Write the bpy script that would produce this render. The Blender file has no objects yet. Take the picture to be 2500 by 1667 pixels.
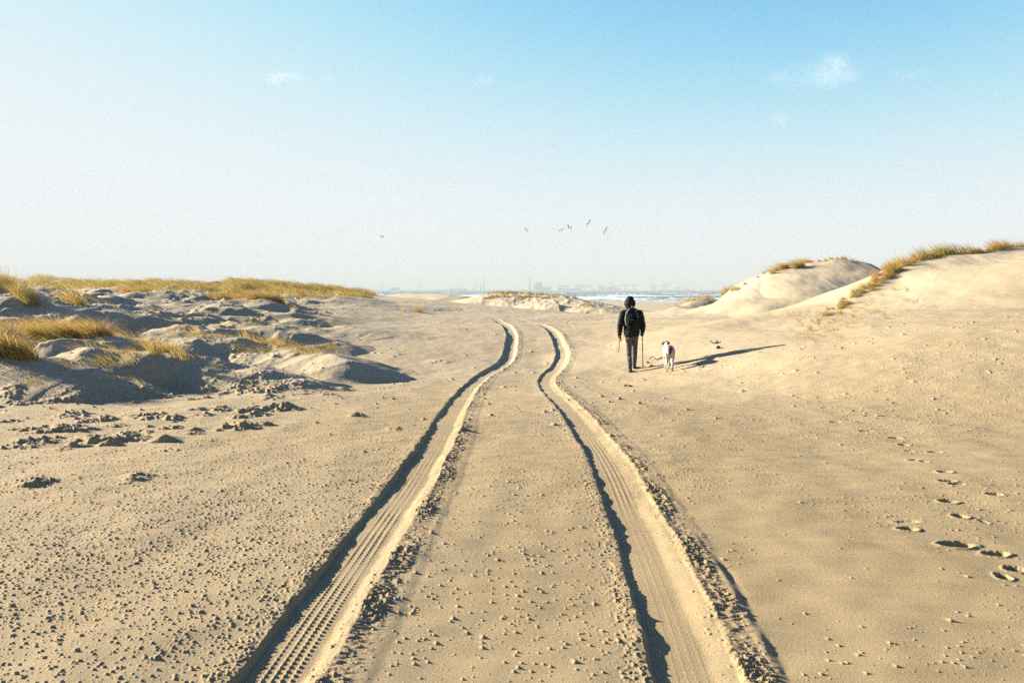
import bpy, bmesh, math, random, time
import numpy as np
from mathutils import Vector
T0 = time.time()
SC = bpy.context.scene
COL = SC.collection
PI = math.pi
# ------------------------------------------------------------------ camera
CAMZ = 1.5
FPX = 1900.0            # focal length in photograph pixels (2500 wide)
PITCH = math.atan(124.5 / FPX)
cam = bpy.data.cameras.new('camera')
cam.sensor_width = 36; cam.lens = 36 * FPX / 2500
cam.clip_start = 0.05; cam.clip_end = 60000
cobj = bpy.data.objects.new('camera', cam); COL.objects.link(cobj)
cobj.location = (0, 0, CAMZ); cobj.rotation_euler = (PI / 2 - PITCH, 0, 0)
SC.camera = cobj
# ------------------------------------------------------------------ light
AZ, EL = math.radians(-70), math.radians(17)
w = bpy.data.worlds.new('World'); SC.world = w; w.use_nodes = True
nt = w.node_tree; bg = nt.nodes['Background']
sky = nt.nodes.new('ShaderNodeTexSky'); sky.sky_type = 'NISHITA'; sky.sun_disc = False
sky.sun_elevation = EL; sky.sun_rotation = AZ
sky.dust_density = 0.12; sky.air_density = 1; sky.ozone_density = 3; sky.altitude = 0
SUN_E, EXPO = 5.0, 2.45
# film-like response of the sky colour (soft shoulder), per channel
def sky_curve(src):
    sep = nt.nodes.new('ShaderNodeSeparateColor'); com = nt.nodes.new('ShaderNodeCombineColor')
    nt.links.new(src, sep.inputs[0])
    for k, (x0, A) in enumerate(((1.46, .90), (1.66, .94), (1.62, .97))):
        n = 3.4
        p = nt.nodes.new('ShaderNodeMath'); p.operation = 'DIVIDE'; p.inputs[1].default_value = x0
        nt.links.new(sep.outputs[k], p.inputs[0])
        q = nt.nodes.new('ShaderNodeMath'); q.operation = 'POWER'; q.inputs[1].default_value = n
        nt.links.new(p.outputs[0], q.inputs[0])
        r = nt.nodes.new('ShaderNodeMath'); r.operation = 'ADD'; r.inputs[1].default_value = 1
        nt.links.new(q.outputs[0], r.inputs[0])
        s = nt.nodes.new('ShaderNodeMath'); s.operation = 'DIVIDE'
        nt.links.new(q.outputs[0], s.inputs[0]); nt.links.new(r.outputs[0], s.inputs[1])
        t = nt.nodes.new('ShaderNodeMath'); t.operation = 'MULTIPLY'; t.inputs[1].default_value = A * 10
        nt.links.new(s.outputs[0], t.inputs[0]); nt.links.new(t.outputs[0], com.inputs[k])
    return com.outputs[0]
nt.links.new(sky_curve(sky.outputs[0]), bg.inputs[0])
bg.inputs[1].default_value = 0.1 / 2 ** EXPO
sl = bpy.data.lights.new('sun', 'SUN'); sl.energy = SUN_E; sl.angle = math.radians(.5); sl.color = (1, .90, .74)
so = bpy.data.objects.new('sun', sl); COL.objects.link(so)
SD = Vector((math.sin(AZ) * math.cos(EL), math.cos(AZ) * math.cos(EL), math.sin(EL)))
so.rotation_euler = SD.to_track_quat('Z', 'Y').to_euler(); so.location = (-30, 10, 40)
SC.view_settings.view_transform = 'Standard'; SC.view_settings.look = 'None'
SC.view_settings.exposure = EXPO; SC.view_settings.gamma = 1
SC.cycles.max_bounces = 5; SC.cycles.diffuse_bounces = 3; SC.cycles.volume_bounces = 0
SC.cycles.transparent_max_bounces = 12; SC.cycles.use_denoising = False

# ------------------------------------------------------------------ helpers
def ray(px, py):
    a = (px - 1250) / FPX; b = (833.5 - py) / FPX
    s, c = math.sin(PITCH), math.cos(PITCH)
    return np.array([a, c + b * s, b * c - s])
def at(px, py, Y):
    d = ray(px, py); return np.array([0, 0, CAMZ]) + d * (Y / d[1])
def tag(o, label=None, cat=None, group=None, kind=None):
    for k, v in (('label', label), ('category', cat), ('group', group), ('kind', kind)):
        if v: o[k] = v
    return o
def link(name, me, mat=None, parent=None):
    o = bpy.data.objects.new(name, me); COL.objects.link(o)
    if mat is not None and me is not None and not me.materials: me.materials.append(mat)
    if parent: o.parent = parent
    return o
def empty(name, loc=(0, 0, 0), rz=0):
    o = bpy.data.objects.new(name, None); COL.objects.link(o); o.location = loc; o.rotation_euler.z = rz; return o
def npmesh(name, V, F, smooth=True, col=None):
    """V (n,3), F (m,k) fixed size faces"""
    me = bpy.data.meshes.new(name); V = np.asarray(V, np.float32); F = np.asarray(F, np.int32)
    m, k = F.shape
    me.vertices.add(len(V)); me.vertices.foreach_set('co', V.ravel())
    me.loops.add(m * k); me.loops.foreach_set('vertex_index', F.ravel())
    me.polygons.add(m); me.polygons.foreach_set('loop_start', np.arange(0, m * k, k, dtype=np.int32))
    try: me.polygons.foreach_set('loop_total', np.full(m, k, np.int32))
    except Exception: pass
    me.polygons.foreach_set('use_smooth', np.full(m, smooth, bool))
    if col is not None:
        a = me.attributes.new('Col', 'FLOAT_COLOR', 'POINT')
        c = np.ones((len(V), 4), np.float32); c[:, :3] = col; a.data.foreach_set('color', c.ravel())
    me.update(calc_edges=True)
    return me
# noise -------------------------------------------------------------
_rng = np.random.RandomState(7)
_P = _rng.permutation(65536).astype(np.int64)
def hsh(ix, iy, s=0):
    a = _P[(ix.astype(np.int64) * 374761 + s * 7919) & 65535]
    return _P[(a + iy.astype(np.int64) * 66827 + s * 104729) & 65535] / 65536.0
def vnoise(x, y, s=0):
    ix = np.floor(x); iy = np.floor(y); fx = x - ix; fy = y - iy
    def g(i, j):
        h = hsh(ix + i, iy + j, s) * 2 * PI
        return np.cos(h) * (fx - i) + np.sin(h) * (fy - j)
    u = fx * fx * fx * (fx * (fx * 6 - 15) + 10); v = fy * fy * fy * (fy * (fy * 6 - 15) + 10)
    a = g(0, 0); b = g(1, 0); c = g(0, 1); d = g(1, 1)
    return ((a + (b - a) * u) * (1 - v) + (c + (d - c) * u) * v) * 1.5
def fbm(x, y, s=0, o=4, gain=.5):
    r = 0; A = 1; t = 0
    for k in range(o):
        r = r + A * vnoise(x, y, s + k); t += A; A *= gain; x = x * 2.03 + 11.3; y = y * 2.03 - 5.7
    return r / t
def ridged(x, y, s=0, o=3):
    r = 0; A = 1; t = 0
    for k in range(o):
        r = r + A * (1 - np.abs(vnoise(x, y, s + k)) * 1.6); t += A; A *= .5; x = x * 2.1 + 3.1; y = y * 2.1 + 7.7
    return r / t
def sstep(a, b, x):
    t = np.clip((x - a) / (b - a), 0, 1); return t * t * (3 - 2 * t)
def cubic(xs, ys, x):
    """smooth monotone-ish hermite interpolation"""
    xs = np.asarray(xs, float); ys = np.asarray(ys, float)
    d = np.diff(ys) / np.diff(xs); m = np.zeros(len(xs)); m[0] = d[0]; m[-1] = d[-1]
    m[1:-1] = (d[1:] * np.diff(xs)[:-1] + d[:-1] * np.diff(xs)[1:]) / (xs[2:] - xs[:-2])
    x = np.clip(x, xs[0], xs[-1]); i = np.clip(np.searchsorted(xs, x) - 1, 0, len(xs) - 2)
    h = xs[i + 1] - xs[i]; t = (x - xs[i]) / h
    return (ys[i] * (2 * t**3 - 3 * t**2 + 1) + h * m[i] * (t**3 - 2 * t**2 + t)
            + ys[i + 1] * (-2 * t**3 + 3 * t**2) + h * m[i + 1] * (t**3 - t**2))

# ------------------------------------------------------------------ terrain: large form
ZC_Y = [-9000, -5, 0, 3, 5, 7.5, 9.7, 12, 15.4, 18, 20, 22, 25, 27.7, 30.5, 34, 40, 52, 67, 103, 180, 286, 330, 420, 1000, 9000]
ZC_Z = [0, 0, 0, .03, .03, -.03, -.10, -.22, -.43, -.5, -.5, -.44, -.28, -.14, 0, .02, -.12, -.35, -.5, -.75, -1.5, -2.5, -3.0, -4.5, -8, -12]
# ridges: crest points (photo x, photo y, distance), front width, back width, shape
RG = [
 dict(n='A', p=[(2760,590,28),(2560,600,27),(2450,604,27),(2330,619,27),(2230,634,26.5),(2170,655,26),(2120,688,25.5),(2080,718,25),(2035,750,24.5),(1990,780,23.8),(1940,806,23)], wf=9.0, wb=3.2, a=1.5, b=1.7),
 dict(n='A2', p=[(2700,610,24),(2560,640,23)], wf=5, wb=5, a=1.5, b=1.9),
 dict(n='B', p=[(1738,764,44),(1758,735,44),(1790,708,44),(1850,678,44),(1890,658,43),(1945,644,43),(1990,640,43),(2035,632,43),(2070,630,43),(2080,641,43.2),(2096,660,43.6),(2120,668,44.5),(2160,664,45),(2300,655,46)], wf=12, wb=6, a=1.25, b=1.6, e=9, tau=.38),
 dict(n='B3', p=[(2068,633,43.2),(2072,644,42.4),(2080,658,41.4),(2090,676,40.2),(2098,700,39)], wf=2.2, wb=2.2, a=1.3, b=1.2),
 dict(n='B4', p=[(1930,655,43.2),(1900,690,41),(1860,730,38)], wf=4, wb=4, a=1.3, b=1.5),
 dict(n='C', p=[(1655,752,55),(1690,737,56),(1720,728,57),(1745,733,58)], wf=3.6, wb=3.2, a=1.6, b=1.6),
 dict(n='D', p=[(1140,731,80),(1175,722,78),(1210,716,76),(1260,716,75),(1310,719,74),(1350,721,73),(1380,725,72),(1398,731,71),(1430,741,68),(1455,752,66)], wf=6.5, wb=8, a=1.4, b=1.3, tau=.5),
 dict(n='D2', p=[(1290,737,66),(1330,738,64),(1370,745,62)], wf=3, wb=3, a=1.3, b=1.5),
 dict(n='D3', p=[(1400,752,57),(1440,752,56),(1490,757,55),(1540,764,54)], wf=2, wb=1.6, a=1.2, b=1.5),
 dict(n='E', p=[(950,722,115),(985,716,112),(1020,717,110),(1060,717,108),(1095,718,106),(1135,724,105)], wf=9, wb=9, a=1.4, b=1.6),
 dict(n='F', p=[(-500,684,66),(0,686,66),(100,682,68),(170,686,68),(230,698,66),(300,700,62),(450,699,60),(560,697,58),(650,698,57),(750,701,56),(850,711,55),(910,722,54),(960,733,53)], wf=20, wb=12, a=1.5, b=1.6),
 dict(n='F2', p=[(780,722,46),(830,722,46),(870,724,46),(896,727,46),(933,735,46),(965,746,46)], wf=4, wb=4, a=1.4, b=1.5),
 dict(n='G8', p=[(470,742,37),(513,737,36),(566,735,36),(627,737,36),(658,752,35.5),(698,762,35),(724,775,34),(764,795,33)], wf=5, wb=4, a=1.5, b=1.2),
 dict(n='G7', p=[(200,735,39),(277,724,38),(303,721,38),(369,729,38),(400,736,38),(470,744,38)], wf=2.6, wb=3, a=1.5, b=1.2),
 dict(n='G6', p=[(-300,690,24),(-150,692,24),(-40,702,24),(20,704,24),(55,724,23.5),(110,748,23),(150,752,23),(190,747,23.5),(220,768,23)], wf=2.4, wb=4, a=1.6, b=1.1),
 dict(n='G5', p=[(526,792,25),(571,789,25),(632,801,24.5),(679,799,24),(711,808,24),(750,824,23.5),(800,838,23)], wf=1.2, wb=1.8, a=1.3, b=1.2),
 dict(n='G9', p=[(800,808,28),(838,792,28),(869,798,28),(895,804,27.5),(922,806,27.5),(967,820,27)], wf=1.2, wb=2.4, a=1.3, b=1.2),
 dict(n='G10', p=[(264,779,28),(330,764,28),(370,771,28)], wf=1.5, wb=2.2, a=1.3, b=1.2),
 dict(n='G11', p=[(360,757,31),(422,753,31),(470,764,31)], wf=1.5, wb=2, a=1.2, b=1.4),
 dict(n='G12', p=[(440,770,27),(488,767,27),(530,780,27)], wf=1.5, wb=1.5, a=1.2, b=1.4),
 dict(n='G13', p=[(380,778,25.5),(420,777,25.5),(460,788,25)], wf=1.2, wb=1.5, a=1.2, b=1.4),
 dict(n='G14', p=[(420,796,22),(480,792,22),(520,804,22)], wf=1.2, wb=1.5, a=1.2, b=1.4),
 dict(n='G4', p=[(470,838,20.3),(560,831,20.3),(640,838,20.3),(700,850,19.6),(740,859,19),(790,861,18.6),(820,872,18),(850,884,17.4)], wf=1.5, wb=2, a=1.4, b=1.2),
 dict(n='G3', p=[(-300,815,17.5),(-100,820,17.5),(100,823,17.5),(250,826,17.5),(310,838,17)], wf=0.9, wb=1.6, a=1.5, b=1.2),
 dict(n='G3b', p=[(100,842,16.3),(200,830,16.5),(250,836,16.5)], wf=0.8, wb=1.1, a=1.4, b=1.2),
 dict(n='G2', p=[(230,866,15),(290,852,15.2),(360,858,15.2),(450,868,15.5),(500,884,15.5),(560,905,15.4)], wf=1.4, wb=2.2, a=1.6, b=1.1),
 dict(n='G1', p=[(-300,858,13),(-100,862,13),(0,868,13),(70,872,13),(130,890,12.9),(200,908,12.8)], wf=1.25, wb=1.8, a=1.6, b=1.1),
 dict(n='G15', p=[(560,905,15.4),(640,911,15),(700,915,15),(730,924,14.8)], wf=1.1, wb=1.2, a=1.2, b=1.3),
]
def softplus(x, k): return np.log1p(np.exp(np.clip(x / k, -30, 30))) * k
def base0(X, Y):
    z = cubic(ZC_Y, ZC_Z, Y)
    fr = (1 - sstep(19, 38, Y)) * sstep(4, 15, Y)
    x0 = 2.95 + np.clip(14 - Y, 0, 20) * .45
    r = softplus(X - x0, .5); r = 1.7 * np.tanh(.27 * r / 1.7)
    z = z + r * fr
    fl = (1 - sstep(60, 110, Y)) * sstep(11, 22, Y)
    l = softplus(-X - 5 - np.clip(16 - Y, 0, 8), .8); l = 1.5 * np.tanh(.15 * l / 1.5)
    z = z + l * fl
    f = 1 - sstep(150, 300, np.hypot(X, Y))
    z = z + f * (.05 * fbm(X / 4.5, Y / 4.5, 3, 3) * sstep(0, 12, Y) + .02 * vnoise(X / 1.3, Y / 2.2, 9))
    return z
for g in RG:
    P = np.array([at(*q) for q in g['p']])
    n = len(P); tt = np.arange(n); tq = np.linspace(0, n - 1, (n - 1) * 4 + 1)
    g['P'] = np.stack([cubic(tt, P[:, k], tq) for k in range(3)], 1)
def ridge_eval(g, X, Y, zb):
    """returns z with ridge applied and profile 0..1; X,Y 1-D"""
    P = g['P']; W = max(g['wf'], g['wb'])
    m = (X > P[:, 0].min() - W) & (X < P[:, 0].max() + W) & (Y > P[:, 1].min() - W) & (Y < P[:, 1].max() + W)
    prof = np.zeros_like(X)
    if not m.any(): return zb, prof
    x = X[m]; y = Y[m]
    best = np.full(x.shape, 1e9); qx = np.zeros_like(x); qy = np.zeros_like(x)
    for i in range(len(P) - 1):
        a = P[i]; d = P[i + 1] - a; L = d[0]**2 + d[1]**2
        t = np.clip(((x - a[0]) * d[0] + (y - a[1]) * d[1]) / L, 0, 1)
        cx = a[0] + t * d[0]; cy = a[1] + t * d[1]; dd = (x - cx)**2 + (y - cy)**2
        if i in (0, len(P) - 2):
            al = ((x - cx) * d[0] + (y - cy) * d[1]) / math.sqrt(L); dd = dd + al * al * (g.get('e', 2.2)**2 - 1)
        k = dd < best
        best = np.where(k, dd, best); qx = np.where(k, cx, qx); qy = np.where(k, cy, qy)
    # crest height: smooth average of crest points near the foot of the perpendicular
    tau = g.get('tau', .07 * W); sw = np.zeros_like(x); zc = np.zeros_like(x); dm = np.sqrt(best)
    seg = np.hypot(np.diff(P[:, 0]), np.diff(P[:, 1])).sum(); ns = max(12, int(seg / (tau * .8)))
    ui = np.linspace(0, len(P) - 1, min(ns, 160)); S = np.stack([np.interp(ui, np.arange(len(P)), P[:, k]) for k in range(3)], 1)
    for q in S:
        e = np.exp(-(np.sqrt((x - q[0])**2 + (y - q[1])**2) - dm) / tau); sw += e; zc += e * q[2]
    zc = zc / sw
    d = np.sqrt(best)
    rr = np.hypot(qx, qy); c = -((x - qx) * qx + (y - qy) * qy) / (rr * np.maximum(d, 1e-6))
    s = g['wf'] * (.5 + .5 * c) + g['wb'] * (.5 - .5 * c)
    s = s * (1 + .22 * vnoise(x / (W * .45), y / (W * .45), 31))
    t = np.clip(d / s, 0, 1); pr = (1 - t**g['a'])**g['b']
    z = zb.copy(); zz = zb[m]
    z[m] = np.maximum(zz, zz + (zc - zz) * pr) ; prof[m] = pr * sstep(0, .4, zc - zz)
    return z, prof
def big(X, Y, want=False):
    """height of the large form, plus masks"""
    sh = X.shape; X = np.asarray(X, float).ravel(); Y = np.asarray(Y, float).ravel()
    wx = vnoise(X / 1.7, Y / 1.7, 41); wy = vnoise(X / 1.7, Y / 1.7, 42)
    q = .14 * sstep(8, 16, Y)
    Xw = X + wx * q; Yw = Y + wy * q * 1.4
    z = base0(X, Y); pl = np.zeros_like(z); pr = np.zeros_like(z)
    for g in RG:
        z, p = ridge_eval(g, Xw, Yw, z)
        if g['n'][0] in 'GF': pl = np.maximum(pl, p)
        if g['n'][0] in 'ABC': pr = np.maximum(pr, p)
    # secondary hummocks over the left dune field
    fld = sstep(11.5, 15, Y) * (1 - sstep(60, 75, Y)) * sstep(-.1, .06, (-X / np.maximum(Y, 1) - .27) + .0) 
    k = np.clip(Y / 20, .7, 2.2)
    hm = np.clip(fbm(X / 2.3, Y / 2.4, 51, 2) + .06, 0, 1)
    z = z + fld * hm * .30 * np.clip(Y / 22, .6, 1.6)
    z = z + fld * (ridged(X / 1.0, Y / 1.8, 55, 1) - .55) * .06
    if want: return z.reshape(sh), pl.reshape(sh), pr.reshape(sh), fld.reshape(sh)
    return z.reshape(sh)
def ground(px, py, lo=1.5, hi=300, f=None):
    """first hit of the photo ray with the ground"""
    d = ray(px, py); d = d / d[1]
    Y = np.exp(np.linspace(math.log(lo), math.log(hi), 4000))
    X = d[0] * Y; Zr = CAMZ + d[2] * Y; Zg = big(X, Y)
    k = np.argmax(Zg >= Zr)
    if Zg[k] < Zr[k]: k = len(Y) - 1
    return np.array([X[k], Y[k], Zg[k]])
# ------------------------------------------------------------------ wheel ruts
def px_track(rows):   # (photo2352 y, left, right) -> world X(Y)
    out = []
    for y, l, r, Yd in rows:
        c = (l + r) / 2 / .9408
        out.append((Yd, (c - 1250) / FPX * Yd))
    return out
def Yof(y):   # distance for a 2352-scale image row inside the valley
    t = [(1568,2.9),(1461,3.28),(1381,3.66),(1307,4.1),(1215,4.8),(1123,5.76),(1031,7.5),(962,9.7),(893,15.0),(870,17.6),(854,19.3),(834,21.2),(814,23.1),(794,25),(774,27.7),(755,30.8),(742,34.5),(734,39),(728,45)]
    ys = [a for a, b in t][::-1]; v = [b for a, b in t][::-1]
    return float(np.interp(y, ys, v))
LT = [(1568,522,714),(1461,598,787),(1381,678,831),(1301,746,879),(1221,806,927),(1141,864,977),(1041,947,1029),(941,1025,1067),(880,1070,1108),(860,1102,1132),(840,1135,1166),(820,1150,1186),(794,1158,1188),(768,1164,1187),(754,1158,1178),(742,1149,1166),(735,1132,1150),(728,1110,1134)]
RT = [(1568,1504,1706),(1491,1481,1677),(1399,1453,1642),(1307,1426,1594),(1215,1400,1534),(1123,1373,1488),(1031,1327,1424),(962,1288,1368),(893,1242,1281),(872,1241,1269),(854,1257,1290),(834,1273,1307),(814,1277,1309),(794,1275,1300),(774,1267,1290),(755,1248,1275),(742,1228,1245),(735,1195,1210),(728,1150,1170)]
def mk(rows):
    a = sorted((Yof(y), ((l + r) / 2 / .9408 - 1250) / FPX * Yof(y)) for y, l, r in rows)
    a = [(-3, a[0][1] + (a[0][1] - a[2][1]) * 2.2)] + a
    xs = [p[0] for p in a]; ys = [p[1] for p in a]
    g = np.linspace(-3, 45, 600); v = cubic(xs, ys, g)
    kk = np.hanning(25); kk /= kk.sum(); v2 = np.convolve(np.pad(v, 12, mode='edge'), kk, 'valid')
    return g, v2
TR = [mk(LT), mk(RT)]
def rut(X, Y, k):
    g, v = TR[k]
    c = np.interp(Y, g, v); sl = np.interp(Y, g, np.gradient(v, g))
    return (X - c) / np.sqrt(1 + sl * sl)
def rut_z(X, Y, z):
    """carves both ruts; returns z, smooth mask (1 inside ruts)"""
    inside = np.zeros_like(z); berm = np.zeros_like(z)
    on = sstep(-3, -1.5, Y) * (1 - sstep(36, 43, Y))
    for k in (0, 1):
        s = rut(X, Y, k)
        m = (np.abs(s) < 1.0) & (on > 0)
        if not m.any(): continue
        x = X[m]; y = Y[m]; s = s[m]; o = on[m]
        s00 = s.copy(); s = s + .010 * vnoise(x / .12, y / .12, 61 + k) + .012 * vnoise(y / .7, y * 0, 63 + k)
        dep = np.interp(y, [0, 3, 8, 14, 18, 22, 27, 31, 36], [.029, .027, .025, .024, .040, .065, .055, .04, .02] if k == 0 else [.023, .022, .020, .014, .020, .052, .05, .035, .02])
        hw = .165 + .012 * vnoise(y / 1.1, y * 0 + 3, 65 + k) + .030 * sstep(16, 20, y)
        hwf = hw * .86
        t = np.clip((np.abs(s) - hwf) / (hw - hwf), 0, 1)
        inn = 1 - t * t * (3 - 2 * t)
        # the right-hand wall is a gentler bank
        q0 = hwf * (.62 if k == 0 else .40); tr = np.clip((s - q0) / (hw - q0), 0, 1)
        inn = np.where(s > 0, 1 - tr * tr * (3 - 2 * tr), inn)
        fl = dep * inn
        dz = -fl
        # berms
        bl = np.exp(-((s + hw + .03) / .03)**2) * .006 * (.6 + .8 * vnoise(x / .3, y / .15, 78))
        br = np.exp(-((s - hw - .03) / .035)**2) * .008 * (.7 + .9 * vnoise(x / .3, y / .12, 79))
        br = br + np.where((s > hw) & (s < .42), .006, 0) * (1 - sstep(.34, .40, s)) * sstep(hw, hw + .03, s)
        dz = dz + bl + br
        # crumbs pushed out to the right of each rut
        cm = sstep(hw - .01, hw + .03, s) * (1 - sstep(.25, .36, s)) * (1 - sstep(24, 34, y))
        cr = np.clip(ridged(x / .11, y / .030, 67 + k, 3) - .52, 0, 1) * .050 + np.clip(vnoise(x / .05, y / .03, 75 + k), 0, 1) * .016
        cr = cr * (.35 + .65 * sstep(-.3, .25, vnoise(x / .5, y / .5, 69)))
        dz = dz + cm * cr
        cm2 = sstep(.10, .0, np.abs(s + hw + .06)) * .5
        dz = dz + cm2 * np.clip(ridged(x / .05, y / .05, 71 + k, 2) - .6, 0, 1) * .04
        # tread pattern
        amp = np.interp(y, [0, 4, 6, 8, 9.5], [.9, .8, .6, .4, 0]) * (.75 + .5 * vnoise(x / .3, y / .35, 88)) if k == 0 else np.interp(y, [0, 5, 5.6, 8, 9], [.10, .12, .5, .5, 0])
        s = s00; fm = np.clip(1 - (np.abs(s + .0) / (hwf * .90))**6, 0, 1)
        gr = np.zeros_like(s)
        for c0 in (-.058, -.02, .018, .056):
            gr += np.exp(-((s - c0) / .005)**2) * .0085 * (.75 + .35 * np.sin(y * 2 * PI / .034))
        ph = (y + .35 * np.abs(s)) / .034
        lug = (np.sin(ph * 2 * PI) > .1) * .0042
        lug = lug * ((s < -.062) | (s > .06)) + .6 * lug * ((s > -.02) & (s < .018)) + .0022 * (np.sin(ph * 2 * PI + 2) > .5) * ((s > .018) & (s < .056))
        dz = dz + amp * fm * (gr + lug)
        z[m] = z[m] + dz * o; inside[m] = np.maximum(inside[m], inn * o); berm[m] = np.maximum(berm[m], cm * o)
    # older shallow wheel line to the right of each rut
    for k, off, Ya, Yb, dp in ((1, .335, 0, 5.0, .006),):
        s = rut(X, Y, k) - off - .02 * vnoise(Y / .6, Y * 0, 81)
        m = (np.abs(s) < .3)
        oo = sstep(Ya - .5, Ya + .5, Y[m]) * (1 - sstep(Yb - 1.2, Yb, Y[m]))
        z[m] += oo * dp * (np.exp(-((s[m] + .012) / .02)**2) - .9 * np.exp(-((s[m] - .03) / .022)**2)) * (.6 + .4 * vnoise(X[m] / .12, Y[m] / .12, 82))
    return z, inside, berm
# ------------------------------------------------------------------ small relief
WD = np.array([-.22, .975])     # down-wind direction of the little tails
def spikes(X, Y, cell, H, p, seed, Lu, Ld, Lc, dens=None):
    """peaked wind pedestals: one candidate per cell"""
    cx = np.floor(X / cell); cy = np.floor(Y / cell); out = np.zeros_like(X)
    for i in (-1, 0, 1):
        for j in (-1, 0, 1):
            ix = cx + i; iy = cy + j
            r0 = hsh(ix, iy, seed); 
            px = (ix + .15 + .7 * hsh(ix, iy, seed + 1)) * cell; py = (iy + .15 + .7 * hsh(ix, iy, seed + 2)) * cell
            pp = p if dens is None else p * dens
            on = r0 < pp
            sz = .35 + .65 * (r0 / max(p, 1e-6) % 1.0)**2 if dens is None else .35 + .9 * hsh(ix, iy, seed + 3)**2.5
            dx = X - px; dy = Y - py
            a = dx * WD[0] + dy * WD[1]; c = dx * WD[1] - dy * WD[0]
            L = np.where(a < 0, Lu, Ld) * sz
            rr = np.sqrt((a / L)**2 + (c / (Lc * sz))**2)
            h = np.clip(1 - rr, 0, 1)**2.0 * H * sz
            out = np.maximum(out, np.where(on, h, 0))
    return out
# clumps of eroded crust: photo x, photo y, width px, height px
CL = [(250,1083,200,30),(85,1078,110,22),(160,1052,130,20),(60,1050,80,16),(330,1060,90,16),(600,1043,110,26),(560,1050,80,16),(650,1005,150,26),(690,1003,90,18),(610,1018,110,18),
      (520,1000,120,14),(390,1022,140,24),(350,1018,90,16),(240,1026,90,22),(170,1016,110,16),(75,1185,95,24),(320,1170,90,16),(310,1180,60,8),(872,1017,50,18),(960,1048,50,10),
      (20,1030,60,12),(140,1100,60,10),(420,1047,60,14),(480,1058,60,12),(500,1015,70,12),(130,1048,90,16),(40,1090,110,16),(215,1030,70,14),(415,1100,50,12),(665,975,60,10),(580,960,90,16),(640,958,100,16),
      (480,975,60,10),(300,965,90,18),(200,968,110,20),(380,968,110,18),(100,985,70,14),(20,960,80,14),(40,990,60,12),(470,950,110,18),(280,1040,60,10),(620,935,130,14),(700,945,90,14),(740,935,60,10),(800,965,40,10),(850,950,50,8),(1075,885,60,6)]
CLP = []
for (px, py, wpx, hpx) in CL:
    g = ground(px, py); sc = g[1] / FPX
    CLP.append((g[0], g[1], wpx * sc * .5, hpx * sc))
FT = [(2186,1068,46,.03),(2206,1085,36,.03),(2282,1102,44,.03),(2232,1125,40,.03),(2256,1130,30,.02),(2306,1153,46,.05),(2312,1177,60,.05),(2335,1183,50,.02),(2315,1223,60,.06),(2344,1262,50,.05),
      (2218,1290,66,.08),(2215,1273,80,.02),(2335,1330,110,.06),(2430,1352,80,.06),(2476,1390,60,.05),(2448,1408,50,.04),(2040,1030,40,.025),(2015,996,30,.02),(1980,981,30,.02),(1955,970,26,.03),
      (2125,1015,50,.02),(2165,1017,50,.025),(2115,1053,56,.02),(2428,1208,50,.03),(2400,1273,30,.015),(2090,1004,30,.02),(2220,1100,30,.02),(2150,955,40,.02),(2175,975,30,.02),(2190,985,30,.02),
      (1560,950,30,.03),(1530,905,20,.01),(1640,905,18,.01),(1700,920,20,.012),(1780,915,26,.012),(1790,930,40,.02),(1785,940,30,.015),(1840,950,26,.015),(2220,703,22,.10),(2240,735,24,.06),(2210,770,22,.05),(2185,790,20,.04),(2280,670,16,.03)]
FTP = []
for (px, py, wpx, dep) in FT:
    g = ground(px, py); sc = g[1] / FPX
    FTP.append((g[0], g[1], wpx * sc * .42, min(dep, .06)))
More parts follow.
